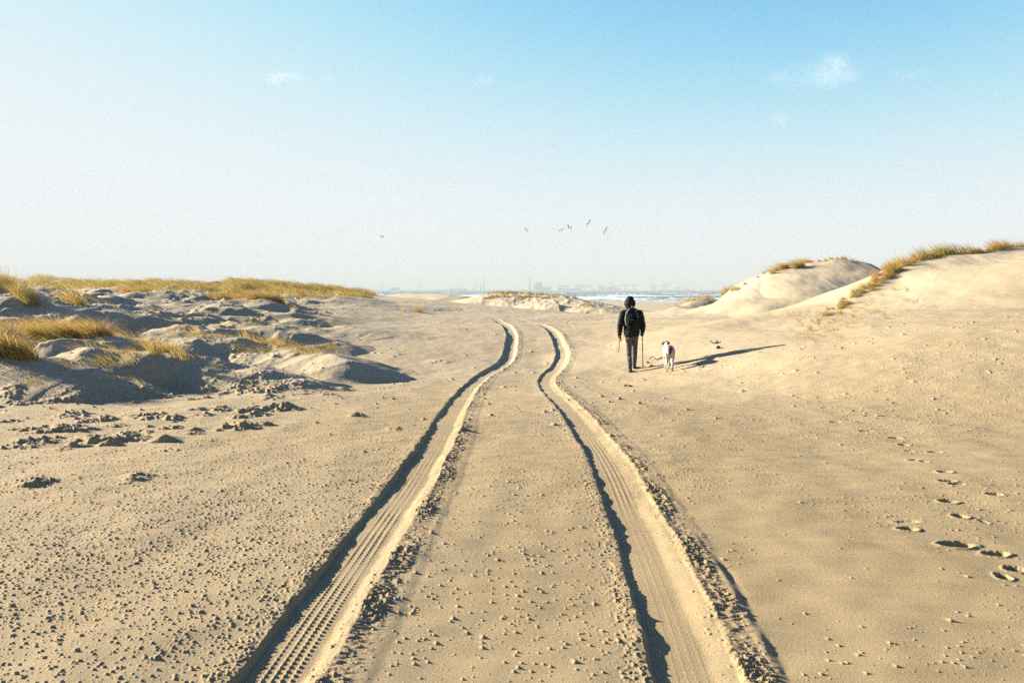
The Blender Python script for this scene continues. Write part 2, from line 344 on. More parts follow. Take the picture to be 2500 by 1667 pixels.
def detail(X, Y, z, pl, pr, fld):
    R = np.hypot(X, Y)
    near = (R < 75) & (Y > -3)
    x = X[near]; y = Y[near]; r = R[near]; zz = z[near]; pL = pl[near]; pR = pr[near]; fl = fld[near]
    zz, ins, berm = rut_z(x, y, zz)
    sm = 1 - ins
    # broad soft drifts
    zz = zz + sm * (.012 * vnoise(x / .55, y / .9, 91) + .006 * vnoise(x / .25, y / .22, 92)) * (1 - pR * .6)
    # faint wind streaks
    zz = zz + sm * .004 * vnoise(x / .9, y / .12 + x / 1.2, 93)
    u = x / np.maximum(y, 1)
    patch = sstep(-.25, .30, fbm(x / 2.2, y / 1.6, 95, 3))
    left = sstep(-.05, -.35, u); right = sstep(.10, .35, u)
    dens = np.clip(.35 + .65 * patch + .4 * left * (y < 8) - .55 * right * (1 - sstep(6, 9, y) * (1 - sstep(17, 20, y))), .03, 1) * (1 - pR) * (1 - .0 * pL)
    dens = dens * (1 - .85 * sstep(10.8, 14.5, y) * (1 - sstep(14.8, 16, y)) * 0)
    dens = dens * (1 - .8 * sstep(17.5, 21, y))
    dn = dens * sm; mid = np.maximum(left, sstep(7.5, 10, y) * (1 - sstep(17, 20, y)))
    s1 = spikes(x, y, .020, .0095, .8, 100, .004, .028, .011, dn * (.3 + .7 * left + .2 * right))
    s2 = spikes(x, y, .046, .013, .45, 110, .004, .05, .015, dn * (.3 + .7 * mid))
    s3 = spikes(x, y, .19, .032, .17, 120, .005, .11, .040, dn * (patch + .1) * (.35 + .65 * mid) * (1 - .93 * right * (1 - mid)) * (.04 + .96 * sstep(4.5, 8, y)))
    s3 = np.maximum(s3, spikes(x, y, .40, .050, .16, 125, .012, .26, .085, sm * patch * sstep(6, 10, y) * (1 - .9 * right) * (1 - pR)))
    far = sstep(5, 8, y)
    s4 = spikes(x, y, .75, .075, .25, 130, .02, .55, .20, sm * sstep(-.22, -.32, u) * sstep(7, 9, y) * (1 - pR))
    s5 = spikes(x, y, .20, .042, .34, 127, .012, .11, .055, sm * sstep(9.5, 12, y) * (1 - sstep(16.5, 18.5, y)) * sstep(-.1, .25, fbm(x / 1.8, y / 1.2, 98, 3)) * (1 - pL))
    s4 = np.maximum(s4, s5)
    zz = zz + np.maximum(np.maximum(s1, s2), np.maximum(s3, s4))
    # rough crust on the left hummocks
    rough = np.clip(fl * sstep(-.05, .25, fbm(x / 1.3, y / 1.7, 97, 2)), 0, 1) * (1 - sstep(40, 60, y))
    kk = np.clip(y / 16, .8, 1.8)
    zz = zz + fl * (.25 + .75 * pL) * (1 - sstep(30, 45, y)) * ((ridged(x / 2.4, y / 1.8, 135, 2) - .5) * .15 + (ridged(x / .35, y / .6, 137, 2) - .5) * .022) * kk
    zz = zz + kk * (spikes(x, y, .42, .050, .5, 140, .03, .55, .38, rough) + spikes(x, y, .16, .032, .5, 144, .010, .20, .13, rough) + spikes(x, y, .09, .02, .5, 146, .008, .10, .05, rough))
    # clumps
    for (a, b, hw, H) in CLP:
        m = (np.abs(x - a) < hw * 1.6) & (np.abs(y - b) < hw * 2.6)
        if not m.any(): continue
        dx = x[m] - a; dy = y[m] - b
        dx = dx + hw * .10 * vnoise(x[m] / (hw * .3), y[m] / (hw * .3), 150); dy = dy + hw * .12 * vnoise(x[m] / (hw * .2), y[m] / (hw * .5), 151)
        rc = np.random.RandomState(int(abs(a * 977) + abs(b * 131)) % 99991); o = np.zeros_like(dx)
        for q in range(int(7 + hw * 30)):
            qx = rc.uniform(-.9, .9) * hw; qy = rc.uniform(-.55, .75) * hw; f = (1 - (qx / hw)**2 * .75) * rc.uniform(.45, 1.0)
            lc = hw * rc.uniform(.22, .6) * f; A_ = dy - qy; L_ = np.where(A_ < 0, max(.018, .10 * hw), lc * 2.6)
            r_ = np.sqrt((A_ / L_)**2 + ((dx - qx + .35 * np.maximum(A_, 0)) / (lc * 2.0))**2)
            o = np.maximum(o, np.clip(1 - r_, 0, 1)**1.35 * H * f * .75)
        zz[m] = zz[m] + o * (1 + .25 * vnoise(x[m] / .05, y[m] / .08, 152))
    # footprints
    for q, (a, b, hw, dep) in enumerate(FTP):
        m = (np.abs(x - a) < hw * 2.2) & (np.abs(y - b) < hw * 2.2)
        if not m.any(): continue
        dx = (x[m] - a); dy = (y[m] - b)
        dx = dx + .25 * hw * vnoise(x[m] / hw, y[m] / hw, 160 + q)
        al = max(hw * .55, .05)
        rr = np.sqrt((dx / hw)**2 + (dy / al)**2) + .12 * vnoise(x[m] / (hw * .3), y[m] / (hw * .3), 161)
        hole = 1 - sstep(.62, .92, rr)
        rim = np.exp(-((rr - 1.1) / .2)**2) * .25
        dep = dep * .6; zz[m] = zz[m] - dep * .8 * hole + dep * rim + dep * .4 * hole * np.clip(vnoise(x[m] / .03, y[m] / .03, 165), 0, 1)
    # crumbs on the slope of the right dune
    zz = zz + pR * (.02 * vnoise(x / .8, y / .8, 173) + .16 * vnoise(x / 2.6 + y / 5, y / 6, 175) * sstep(.1, .5, pR) * (1 - sstep(.75, .98, pR)) + .012 * vnoise(x / .35, y / .9, 176))
    z = z.copy(); z[near] = zz
    # distant dune roughness
    fm = (R >= 40) & (R < 140)
    if fm.any():
        x = X[fm]; y = Y[fm]
        pd = sstep(.05, .4, z[fm] - cubic(ZC_Y, ZC_Z, y)) * (x > -3)* (x < 9)
        z[fm] = z[fm] + pd * np.clip(ridged(x / 1.6, y / 3, 180, 3) - .5, 0, 1) * .20 * sstep(50, 58, y)
    return z
# ------------------------------------------------------------------ terrain sheet (one closed fan around the camera)
Q = 1.0
def radii():
    r = [.35, .6, .9, 1.2, 1.5, 1.8]
    x = 2.0
    while x < 8400:
        r.append(x)
        if x < 2.6: d = .004
        elif x < 6: d = .0016
        elif x < 20: d = .0018
        elif x < 60: d = .0030
        elif x < 120: d = .005
        elif x < 330: d = .012
        else: d = .08
        x *= 1 + d / Q
    r.append(8400); return np.array(r)
A = math.radians(39)
nd = int(1500 * Q)
# even spacing in tan(angle) inside the view, coarse round the back
tn = np.arctan(np.linspace(-math.tan(A), math.tan(A), nd))
rest = np.linspace(A, 2 * PI - A, 90)[1:-1]
TH = np.concatenate([tn, rest]); RR = radii()
nT, nR = len(TH), len(RR)
X = (np.sin(TH)[None, :] * RR[:, None]).ravel(); Y = (np.cos(TH)[None, :] * RR[:, None]).ravel()
z, pl, pr, fld = big(X, Y, True)
print('terrain big', nT, nR, time.time() - T0)
z = detail(X, Y, z, pl, pr, fld)
z[0:nT] = z[nT:2 * nT].mean()
print('terrain detail', time.time() - T0)
idx = np.arange(nR * nT).reshape(nR, nT)
nx = np.roll(idx, -1, 1)
F = np.stack([idx[:-1].ravel(), nx[:-1].ravel(), nx[1:].ravel(), idx[1:].ravel()], 1)[:, ::-1]
V = np.stack([X, Y, z], 1)
dry_or_haze = np.clip(.55 * sstep(7, 22, Y) + .45 * np.maximum(pr, pl) + .5 * sstep(26, 60, Y) + .35 * fbm(X / 3.0, Y / 5.0, 190, 3), 0, 1)  # paler dry dune sand; distance ramp puts blown-sand haze and near shade into colour
me = npmesh('sand', V, F, True, np.repeat(dry_or_haze[:, None], 3, 1))
# ------------------------------------------------------------------ materials
def M(name):
    m = bpy.data.materials.new(name); m.use_nodes = True
    return m, m.node_tree, m.node_tree.nodes['Principled BSDF']
def noise(t, scale, det=3, vec=None, rough=.5):
    n = t.nodes.new('ShaderNodeTexNoise'); n.inputs['Scale'].default_value = scale; n.inputs['Detail'].default_value = det
    n.inputs['Roughness'].default_value = rough
    if vec is not None: t.links.new(vec, n.inputs['Vector'])
    return n
def ramp(t, src, stops):
    r = t.nodes.new('ShaderNodeValToRGB'); t.links.new(src, r.inputs[0])
    el = r.color_ramp.elements
    while len(el) < len(stops): el.new(.5)
    for e, (p, c) in zip(el, stops): e.position = p; e.color = (*c, 1) if len(c) == 3 else c
    return r
def mixc(t, fac, a, b, mode='MIX'):
    n = t.nodes.new('ShaderNodeMix'); n.data_type = 'RGBA'; n.blend_type = mode
    for v, k in ((fac, 0), (a, 6), (b, 7)):
        if hasattr(v, 'is_output'): t.links.new(v, n.inputs[k])
        elif k == 0: n.inputs[k].default_value = v
        else: n.inputs[k].default_value = (*v, 1)
    return n.outputs[2]
def sand_material():
    m, t, b = M('sand')
    tc = t.nodes.new('ShaderNodeTexCoord'); co = tc.outputs['Object']
    n1 = noise(t, .35, 4, co); n2 = noise(t, 3.5, 4, co); n3 = noise(t, 190, 3, co, .8); n4 = noise(t, 1100, 1, co)
    c1 = ramp(t, n1.outputs[0], [(.35, (.245, .186, .102)), (.65, (.272, .207, .118))])
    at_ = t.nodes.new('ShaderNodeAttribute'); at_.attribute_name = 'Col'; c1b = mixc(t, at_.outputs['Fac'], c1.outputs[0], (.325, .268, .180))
    c2 = ramp(t, n2.outputs[0], [(.3, (.90, .90, .90)), (.7, (1.04, 1.03, 1.0))])
    c = mixc(t, 1, c1b, c2.outputs[0], 'MULTIPLY')
    c3 = ramp(t, n3.outputs[0], [(.28, (.58, .54, .47)), (.50, (1, 1, 1)), (.72, (1.25, 1.23, 1.2))])
    c = mixc(t, .8, c, c3.outputs[0], 'MULTIPLY')
    t.links.new(c, b.inputs['Base Color'])
    b.inputs['Roughness'].default_value = .92; b.inputs['Specular IOR Level'].default_value = .15
    ad = t.nodes.new('ShaderNodeMath'); ad.operation = 'MULTIPLY_ADD'; ad.inputs[1].default_value = .5
    t.links.new(n4.outputs[0], ad.inputs[0]); t.links.new(n3.outputs[0], ad.inputs[2])
    n5 = noise(t, 90, 3, co); 
    bp2 = t.nodes.new('ShaderNodeBump'); bp2.inputs['Distance'].default_value = .006; bp2.inputs['Strength'].default_value = .55
    t.links.new(n5.outputs[0], bp2.inputs['Height'])
    bp = t.nodes.new('ShaderNodeBump'); bp.inputs['Distance'].default_value = .005; bp.inputs['Strength'].default_value = .8
    t.links.new(ad.outputs[0], bp.inputs['Height']); t.links.new(bp2.outputs[0], bp.inputs['Normal'])
    t.links.new(bp.outputs[0], b.inputs['Normal'])
    return m
SAND = sand_material()
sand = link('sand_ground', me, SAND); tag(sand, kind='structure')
del F, V
def plain(name, c, rough=.8, var=.0, scale=30, metal=0, spec=.3):
    m, t, b = M(name)
    b.inputs['Roughness'].default_value = rough; b.inputs['Metallic'].default_value = metal; b.inputs['Specular IOR Level'].default_value = spec
    tc = t.nodes.new('ShaderNodeTexCoord'); n = noise(t, scale, 3, tc.outputs['Object'])
    lo = tuple(max(0, x * (1 - var)) for x in c); hi = tuple(x * (1 + var) for x in c)
    r = ramp(t, n.outputs[0], [(.3, lo), (.7, hi)]); t.links.new(r.outputs[0], b.inputs['Base Color'])
    return m
def grass_material():
    m, t, b = M('marram')
    a = t.nodes.new('ShaderNodeAttribute'); a.attribute_name = 'Col'
    oi = t.nodes.new('ShaderNodeObjectInfo')
    r = ramp(t, oi.outputs['Random'], [(0, (.86, .95, .8)), (.5, (1, 1, 1)), (1, (1.12, .92, .8))])
    c = mixc(t, 1, a.outputs['Color'], r.outputs[0], 'MULTIPLY')
    t.links.new(c, b.inputs['Base Color']); b.inputs['Roughness'].default_value = .55; b.inputs['Specular IOR Level'].default_value = .3
    tr = t.nodes.new('ShaderNodeBsdfTranslucent'); t.links.new(c, tr.inputs['Color'])
    mx = t.nodes.new('ShaderNodeMixShader'); mx.inputs[0].default_value = .5
    out = t.nodes['Material Output']
    t.links.new(b.outputs[0], mx.inputs[1]); t.links.new(tr.outputs[0], mx.inputs[2]); t.links.new(mx.outputs[0], out.inputs[0])
    return m
GRASS = grass_material()
# ------------------------------------------------------------------ grass blades
def blades(bx, by, bz, h, lean, width, rng, seg=4, tone=None, up=None):
    """arrays of blade bases -> vertices, triangles, colours. lean = horizontal reach (negative x)"""
    n = len(bx); 
    az = PI + rng.normal(0, .55, n) - .25            # towards -x, slightly away
    az = np.where(rng.rand(n) < .16, rng.rand(n) * 2 * PI, az)
    L = lean * h * (.55 + .7 * rng.rand(n)); H = h * (.6 + .5 * rng.rand(n))
    t = np.linspace(0, 1, seg + 1)[None, :]
    zz = H[:, None] * (t * 1.25 - .42 * t**2.2)
    rr = L[:, None] * t**1.6
    x = bx[:, None] + np.cos(az)[:, None] * rr; y = by[:, None] + np.sin(az)[:, None] * rr; zc = bz[:, None] + zz
    wa = rng.rand(n) * PI
    wd = (width * (.6 + .8 * rng.rand(n)))[:, None] * (1 - t**1.5 * .85) * .5
    dx = np.cos(wa)[:, None] * wd; dy = np.sin(wa)[:, None] * wd * .6; dz = wd * .25
    P0 = np.stack([x - dx, y - dy, zc - dz], 2); P1 = np.stack([x + dx, y + dy, zc + dz], 2)
    Vv = np.stack([P0, P1], 2).reshape(n, (seg + 1) * 2, 3)
    f = []
    for s in range(seg): f.append([2 * s, 2 * s + 1, 2 * s + 3, 2 * s + 2])
    f = np.array(f)[None] + (np.arange(n) * (seg + 1) * 2)[:, None, None]
    if tone is None: tone = rng.rand(n)
    dry_or_haze = np.array([.46, .29, .08]); grn = np.array([.26, .25, .075]); brn = np.array([.32, .17, .055]); str_ = np.array([.54, .41, .19])
    c = np.where((tone < .40)[:, None], grn, np.where((tone < .75)[:, None], dry_or_haze, np.where((tone < .9)[:, None], brn, str_)))
    c = c * (.75 + .5 * rng.rand(n))[:, None]
    tipc = np.array([.44, .25, .08])
    tt = (t**2)[:, :, None]
    cc = c[:, None, :] * (1 - .45 * tt) + tipc[None, None] * .45 * tt
    cc = np.repeat(cc[:, :, None, :], 2, 2).reshape(-1, 3)
    return Vv.reshape(-1, 3), f.reshape(-1, 4), cc
def tuft_mesh(name, n, h, rad, lean, seed, width=.006, sparse=False, green=.0):
    rng = np.random.RandomState(seed)
    a = rng.rand(n) * 2 * PI; r = rad * np.sqrt(rng.rand(n)) * (1 - .3 * rng.rand(n))
    bx = np.cos(a) * r * 1.0; by = np.sin(a) * r * .7
    hh = h * (1 - .45 * (r / rad)**2) * (.6 + .55 * rng.rand(n))
    tone = np.clip(rng.rand(n) - green, 0, 1)
    return npmesh(name, *blades(bx, by, np.full(n, -.03), hh, lean, width, rng, 5, tone)[:2], col=blades(bx, by, np.full(n, -.03), hh, lean, width, np.random.RandomState(seed + 1), 5, tone)[2])
TUFT = {}
for k in range(5): TUFT['full%d' % k] = tuft_mesh('tuft', 300, .66, .26, .92, 200 + k, .0065)
for k in range(3): TUFT['big%d' % k] = tuft_mesh('tuft', 640, 1.0, .42, .85, 230 + k, .009)
for k in range(3): TUFT['thin%d' % k] = tuft_mesh('tuft', 90, .42, .20, .6, 260 + k, .006)
for k in range(3): TUFT['up%d' % k] = tuft_mesh('tuft', 170, .46, .26, .55, 280 + k, .009, green=.12)
for k in range(3): TUFT['sprig%d' % k] = tuft_mesh('sprig', 22, .16, .07, .7, 300 + k, .006)
TR_ = random.Random(5)
def place_tuft(px, py, kind, s=1.0, Y=None, label=None, group=None, name='grass_tuft', cat='grass tuft', dpy=0):
    if Y is None: g = ground(px, py, 3)
    else:
        # nearest crest of the ground along this column of view around that distance
        d = ray(px, py); d = d / d[1]
        Ys = np.linspace(Y - 2.2, Y + 2.2, 120); Xs = d[0] * Ys; Zs = big(Xs, Ys)
        k = np.argmin(np.abs((Zs - CAMZ) / Ys - d[2])); g = np.array([Xs[k], Ys[k], Zs[k]])
    v = [k for k in TUFT if k.startswith(kind)]
    o = link(name, TUFT[TR_.choice(v)], GRASS)
    o.location = (g[0], g[1], g[2] - .01); ss = s * TR_.uniform(.88, 1.12); o.scale = (ss, ss, ss * TR_.uniform(.9, 1.1))
    o.rotation_euler.z = TR_.uniform(-.35, .35)
    tag(o, label, cat, group); return o
def row(pts, kind, label, group, s=1.0, Y=None, **k):
    if kind == 'sprig': k = dict(name='grass_sprig', cat='grass sprig')
    for p in pts:
        place_tuft(p[0], p[1], kind, s * (p[2] if len(p) > 2 else 1), Y, label, group, **k)
row([(x, 822 + 3 * math.sin(x)) for x in range(-30, 262, 11)] + [(x, 826 + 3 * math.sin(x)) for x in range(-25, 255, 23)], 'full',
    'golden marram tuft in the dense wind-bent row on the near left hummock', 'tufts in the dense row on the near left hummock', .95, 17.3)
row([(-20, 866), (-4, 868, 1.1), (12, 868, 1.1), (26, 869), (42, 871), (55, 873, .9), (68, 875, .8), (5, 873, .9)], 'full',
    'golden tuft on the shadowed hummock at the left edge, nearest the camera', 'tufts on the nearest left hummock', 1, 12.9)
place_tuft(306, 846, 'full', 1.45, 16.6, 'tall bright orange tuft standing alone just right of the dense row', None)
row([(345, 852), (371, 860, 1.1), (385, 866), (398, 868), (415, 872), (432, 868, .9), (440, 874, 1)], 'thin', 'thin straw coloured tuft on the sunlit rim of the big shaded left hummock', 'thin tufts on the rim of the big shaded hummock', 1.15, 15.4)
row([(382, 862), (400, 866), (425, 870)], 'full', 'bushy orange tuft hanging over the big shaded left hummock', 'bushy tufts on the big shaded hummock', .75, 15.4)
place_tuft(489, 823, 'thin', 1.3, 19.6, 'small orange tuft left of the two on the dark ridge, seen against pale sand')
place_tuft(600, 830, 'thin', 1.35, 19.2, 'leaning orange tuft in the middle of the dark ridge of the left dunes')
place_tuft(632, 838, 'thin', .9, 19, 'small spare tuft just right of the leaning orange tuft')
row([(660, 843), (670, 844), (680, 845), (690, 847)], 'thin', 'pale upright tuft at the right end of the dark ridge', 'upright tufts at the right end of the dark ridge', .95, 18.8)
row([(754, 860), (768, 861), (783, 863)], 'sprig', 'short pale stalks on the last low mound before the open sand', 'short stalks on the last low mound', 1.6, 18.2)
place_tuft(186, 746, 'full', 1.6, 23.4, 'single golden tuft on the dark knoll at left')
row([(-25, 700), (-8, 702), (8, 704), (22, 706), (34, 712), (46, 718), (58, 726), (66, 734), (75, 742)], 'full', 'olive tuft draped over the high dark mound at the left edge', 'tufts on the high dark left mound', 1.25, 24)
row([(600, 752), (615, 760), (637, 772), (655, 764), (672, 770), (660, 752), (640, 748), (625, 745), (683, 780, .8)], 'big', 'tall windswept orange and olive tuft on the big middle dune', 'tall tufts on the big middle dune', 1.0, 35.5)
row([(545, 738), (560, 738), (575, 738), (590, 739), (520, 740)], 'big', 'short olive tuft on the crest left of the tall middle dune tufts', 'short tufts on the middle dune crest', .7, 36.5)
row([(335, 728), (352, 728), (368, 730), (385, 733), (398, 738), (290, 724), (310, 723)], 'big', 'olive tuft behind the dark knoll on the second dune crest', 'tufts on the second dune crest', .8, 38)
place_tuft(719, 770, 'up', .9, 34, 'little dark tuft low on the shaded slope of the middle dune')
place_tuft(808, 788, 'thin', .8, 28.5, 'tiny tuft beside the low rough ridge near the track')
place_tuft(1022, 766, 'up', 1.25, 45, 'lone dark tuft out on the open sand left of the track')
place_tuft(985, 770, 'thin', 1.2, 44, 'faint pale tuft on open sand, left of the lone dark tuft')
# right dunes
row([(1768, 716), (1778, 712), (1790, 709), (1802, 708)], 'up', 'brown tuft on the low left shoulder of the far right dune', 'tufts on the low shoulder of the far right dune', 1.05, 44)
row([(1850, 700), (1856, 706), (1862, 690), (1870, 682), (1878, 674), (1886, 668), (1896, 662), (1908, 657)], 'full', 'golden tuft on the steep left shoulder of the far right dune', 'tufts on the steep shoulder of the far right dune', .85, 43.5)
r5 = random.Random(12)
row([(a_, 706 - (a_ - 1800) * .55 if a_ < 1890 else 652 - (a_ - 1890) * .12, r5.uniform(.5, 1.0)) for a_ in range(1806, 2064, 15)], 'up', 'small ragged tuft in the thin fringe along the crest of the far right dune', 'small tufts fringing the far right dune crest', .85, 43.4)
row([(1920, 655), (1932, 655), (1944, 655), (1956, 652), (1968, 650), (1980, 648)], 'big', 'dense olive tuft on the top left of the far right dune', 'tufts on top of the far right dune', .62, 43.3)
row([(2030, 640), (2046, 638), (2062, 638), (2078, 637), (2092, 638), (2106, 640), (2120, 642), (2136, 642), (2150, 644)], 'thin', 'thin dark tuft sticking up behind the smooth top of the far right dune', 'thin tufts behind the smooth dune top', 1.0, 45.5)
row([(2172, 660), (2184, 656), (2196, 652), (2208, 648), (2190, 662), (2178, 668), (2204, 654)], 'up', 'bushy brown tuft where the near right dune meets the far one', 'tufts where the two right dunes meet', 1.15, 26.6)
r4 = random.Random(4)
row([(a_ + r4.uniform(-4, 4), b_, r4.uniform(.55, 1.35)) for a_, b_ in ((2228, 642), (2236, 640), (2246, 636), (2254, 632), (2262, 631), (2274, 628), (2284, 626), (2300, 624), (2306, 623), (2318, 622), (2334, 621))], 'up', 'tall loose tuft on the crest of the near right dune', 'tall tufts on the near right crest', 1.25, 27)
row([(a_ + r4.uniform(-4, 4), b_, r4.uniform(.5, 1.3)) for a_, b_ in ((2362, 619), (2374, 618), (2386, 618), (2396, 617), (2414, 614), (2424, 611), (2432, 610), (2440, 608), (2448, 607), (2470, 604), (2492, 603))], 'up', 'dark tuft leaning left on the high right end of the near dune', 'tufts on the high right end of the near dune', 1.05, 27.6)
sp = [(2186,650),(2176,655),(2166,662),(2156,668),(2146,675),(2136,682),(2126,688),(2116,695),(2106,702),(2096,709),(2086,716),(2076,723),(2066,730),(2056,737),(2046,744),(2036,751),(2026,758),(2014,766)]
row([(a + TR_.uniform(-8, 20), b + TR_.uniform(-2, 16), TR_.uniform(.45, 1.15) * (1.15 - .5 * (b - 650) / 116)) for a, b in sp for _ in (0, 1, 2)], 'up', 'golden tuft in the strip running down the left spur of the near right dune', 'tufts down the left spur of the near right dune', .72, 25)
row([(1690, 728), (1700, 725), (1712, 724), (1724, 726), (1734, 729), (1670, 744), (1680, 736), (1655, 750), (1740, 734)], 'thin', 'straw tuft round the small hollowed hummock behind the walker', 'tufts round the small hollowed hummock', 1.5, 57)
row([(1195, 717), (1206, 715), (1218, 714), (1228, 714), (1250, 714), (1262, 714), (1275, 715), (1290, 717), (1350, 722), (1365, 723), (1378, 725), (1212, 718), (1224, 717), (1236, 717), (1244, 716), (1256, 717), (1300, 719), (1312, 720), (1325, 720), (1338, 721), (1358, 725), (1372, 728), (1385, 728), (1392, 731)], 'up', 'small tuft on top of the low dune in the middle distance', 'tufts on the low middle dune', 1.0, 75)
r3 = random.Random(3)
row([(a_, 714 + abs(a_ - 1240) * .05 + r3.uniform(0, 14), r3.uniform(.5, .9)) for a_ in [r3.uniform(1180, 1420) for _ in range(46)]], 'up', 'small tuft on top of the low dune in the middle distance', 'tufts on the low middle dune', 1.25, 74)
for i, (a, b) in enumerate([(1441, 748)]):
    place_tuft(a, b, 'up', 1.5, 66, 'round brown bush at the right foot of the low middle dune', None, 'bush', 'bush')
rs = random.Random(9)
spg = [(rs.uniform(60, 560), rs.uniform(905, 965)) for _ in range(34)]
row(spg, 'sprig', 'short dead grass stub among the rough clods below the left dunes', 'dead grass stubs below the left dunes', 1.0)
spg2 = []
for _ in range(80):
    a = rs.random(); spg2.append((1950 + a * 230 + rs.uniform(-50, 50), 820 - a * 85 + rs.uniform(-30, 30)))
row(spg2, 'sprig', 'sparse straw coloured sprig on the sunlit slope of the near right dune', 'sprigs on the sunlit slope of the near right dune', 1.5)
place_tuft(132, 1000, 'sprig', 1.7, None, 'pale yellow sprig on a low clod on the open sand at left', None, 'grass_sprig', 'grass sprig')
# far, uncountable cover
def cover(name, boxes, label, seed, seg=3, thr=-.05, width=.011, h=.55, lean=1.25, green=.1, lim=-.178, ns=3.3):
    rng = np.random.RandomState(seed); BX = []; BY = []
    for (x0, x1, y0, y1, n) in boxes:
        BX.append(rng.uniform(x0, x1, n)); BY.append(rng.uniform(y0, y1, n))
    bx = np.concatenate(BX); by = np.concatenate(BY)
    zz, pL, pR, fl = big(bx, by, True)
    nz = fbm(bx / ns, by / ns, 401, 3) + .18 * (pL - .45)
    k = (nz > thr + .16 * rng.rand(len(bx))) & (pL > .06) & (bx / by < lim + .01 * vnoise(by / 3, by * 0, 77))
    bx, by, bz = bx[k], by[k], zz[k]; nzk = nz[k]
    hh = h * (.45 + 1.5 * np.clip(nzk - thr, 0, .6))
    tone = np.clip(rng.rand(len(bx)) - green, 0, 1)
    Vv, Ff, cc = blades(bx, by, bz - .02, hh, lean, np.full(len(bx), width), rng, seg, tone)
    o = link(name, npmesh(name, Vv, Ff, col=cc), GRASS)
    tag(o, label, 'dune grass', kind='stuff'); print(name, len(bx)); return o
cover('dune_grass', [(-58, -6, 44, 72, 150000), (-34, -4, 46, 60, 90000)], 'dense golden grass covering the long dune along the left horizon', 7, thr=.0, width=.016, h=.60, ns=2.6, green=-.04)
cover('dune_grass_patches', [(-30, -8, 24, 44, 60000), (-12, -3, 12.5, 24, 60000)], 'thin windblown grass scattered over the left dunes', 8, thr=.20, width=.007, h=.34, lim=-.22, ns=1.1)
print('grass', time.time() - T0)
# ------------------------------------------------------------------ sea and far shore
SEA = -2.6
def water_material():
    m, t, b = M('sea_water')
    a = t.nodes.new('ShaderNodeAttribute'); a.attribute_name = 'Col'
    t.links.new(a.outputs['Color'], b.inputs['Base Color']); b.inputs['Roughness'].default_value = .35; b.inputs['IOR'].default_value = 1.33
    tc = t.nodes.new('ShaderNodeTexCoord'); mp = t.nodes.new('ShaderNodeMapping'); mp.inputs['Scale'].default_value = (.25, .8, 1)
    t.links.new(tc.outputs['Object'], mp.inputs['Vector']); n = noise(t, 1.2, 4, mp.outputs[0])
    bp = t.nodes.new('ShaderNodeBump'); bp.inputs['Distance'].default_value = .8; bp.inputs['Strength'].default_value = 1
    t.links.new(n.outputs[0], bp.inputs['Height']); t.links.new(bp.outputs[0], b.inputs['Normal'])
    return m
def sea():
    r = []; x = 225.0
    while x < 8200: r.append(x); x *= 1 + (.0045 if x < 1500 else .03)
    r.append(8200); r = np.array(r)
    th = np.concatenate([np.linspace(math.radians(-40), math.radians(40), 900), np.linspace(math.radians(40), math.radians(320), 60)[1:]])
    X = (np.sin(th)[None] * r[:, None]); Y = (np.cos(th)[None] * r[:, None]); nr, n = X.shape
    fade = (1 - sstep(1200, 2600, np.hypot(X, Y)))
    wv = np.sin(Y / 5.0 + 2.2 * vnoise(X / 60, Y / 30, 501)) * .5 + .5
    chop = ridged(X / 22, Y / 7, 503, 3)
    big_ = sstep(-.1, .5, vnoise(X / 90, Y / 26, 505))
    h = (wv**3 * .55 * big_ + (chop - .5) * .7) * fade
    brk = 0
    for (yc, wd, am, sd) in ((300, 5, .9, 511), (322, 4, .7, 512), (352, 6, 1.0, 513), (400, 6, .8, 514), (470, 7, .8, 515), (560, 8, .6, 516)):
        d = Y - yc - 22 * vnoise(X / 160, X * 0 + sd, sd)
        on = sstep(-.12, .25, vnoise(X / 55, Y * 0 + sd, sd + 20))
        h = h + am * np.exp(-(d / wd)**2) * on; brk = np.maximum(brk, np.exp(-(d / (wd * 1.3))**2) * on * (Y > 0))
    foam = np.clip(np.maximum(brk * 1.25 * (.5 + .5 * sstep(-.3, .3, vnoise(X / 8, Y / 5, 520))), sstep(.70, .84, chop) * sstep(-.1, .3, vnoise(X / 70, Y / 45, 521)) * .95), 0, 1)
    foam = np.maximum(foam, (1 - sstep(280, 292, Y + 6 * vnoise(X / 25, X * 0, 523))) * .55 * (Y > 200)) * fade
    z = SEA + h
    deep = np.array([.12, .155, .135]); sandw = np.array([.27, .26, .21]); wht = np.array([.82, .84, .82])
    k = (1 - sstep(290, 500, Y))[..., None]
    c = deep * (1 - k) + sandw * k; c = c * (1 - foam[..., None]) + wht * foam[..., None]
    idx = np.arange(nr * n).reshape(nr, n); nx = np.roll(idx, -1, 1)
    F = np.stack([idx[:-1].ravel(), nx[:-1].ravel(), nx[1:].ravel(), idx[1:].ravel()], 1)[:, ::-1]
    o = link('sea', npmesh('sea', np.stack([X.ravel(), Y.ravel(), z.ravel()], 1), F, True, c.reshape(-1, 3)), water_material()); tag(o, kind='structure')
sea()
FARM = plain('far_grey', (.05, .07, .10), .8, .1, .02)
FARW = plain('far_pale', (.55, .55, .52), .8, .1, .02)
def bmobj(name, bm, mat, parent=None, smooth=False):
    me = bpy.data.meshes.new(name); bm.to_mesh(me); bm.free()
    if smooth:
        for p in me.polygons: p.use_smooth = True
    return link(name, me, mat, parent)
def bbox(bm, x0, x1, y0, y1, z0, z1):
    v = [bm.verts.new(p) for p in ((x0,y0,z0),(x1,y0,z0),(x1,y1,z0),(x0,y1,z0),(x0,y0,z1),(x1,y0,z1),(x1,y1,z1),(x0,y1,z1))]
    for f in ((0,3,2,1),(4,5,6,7),(0,1,5,4),(1,2,6,5),(2,3,7,6),(3,0,4,7)): bm.faces.new([v[i] for i in f])
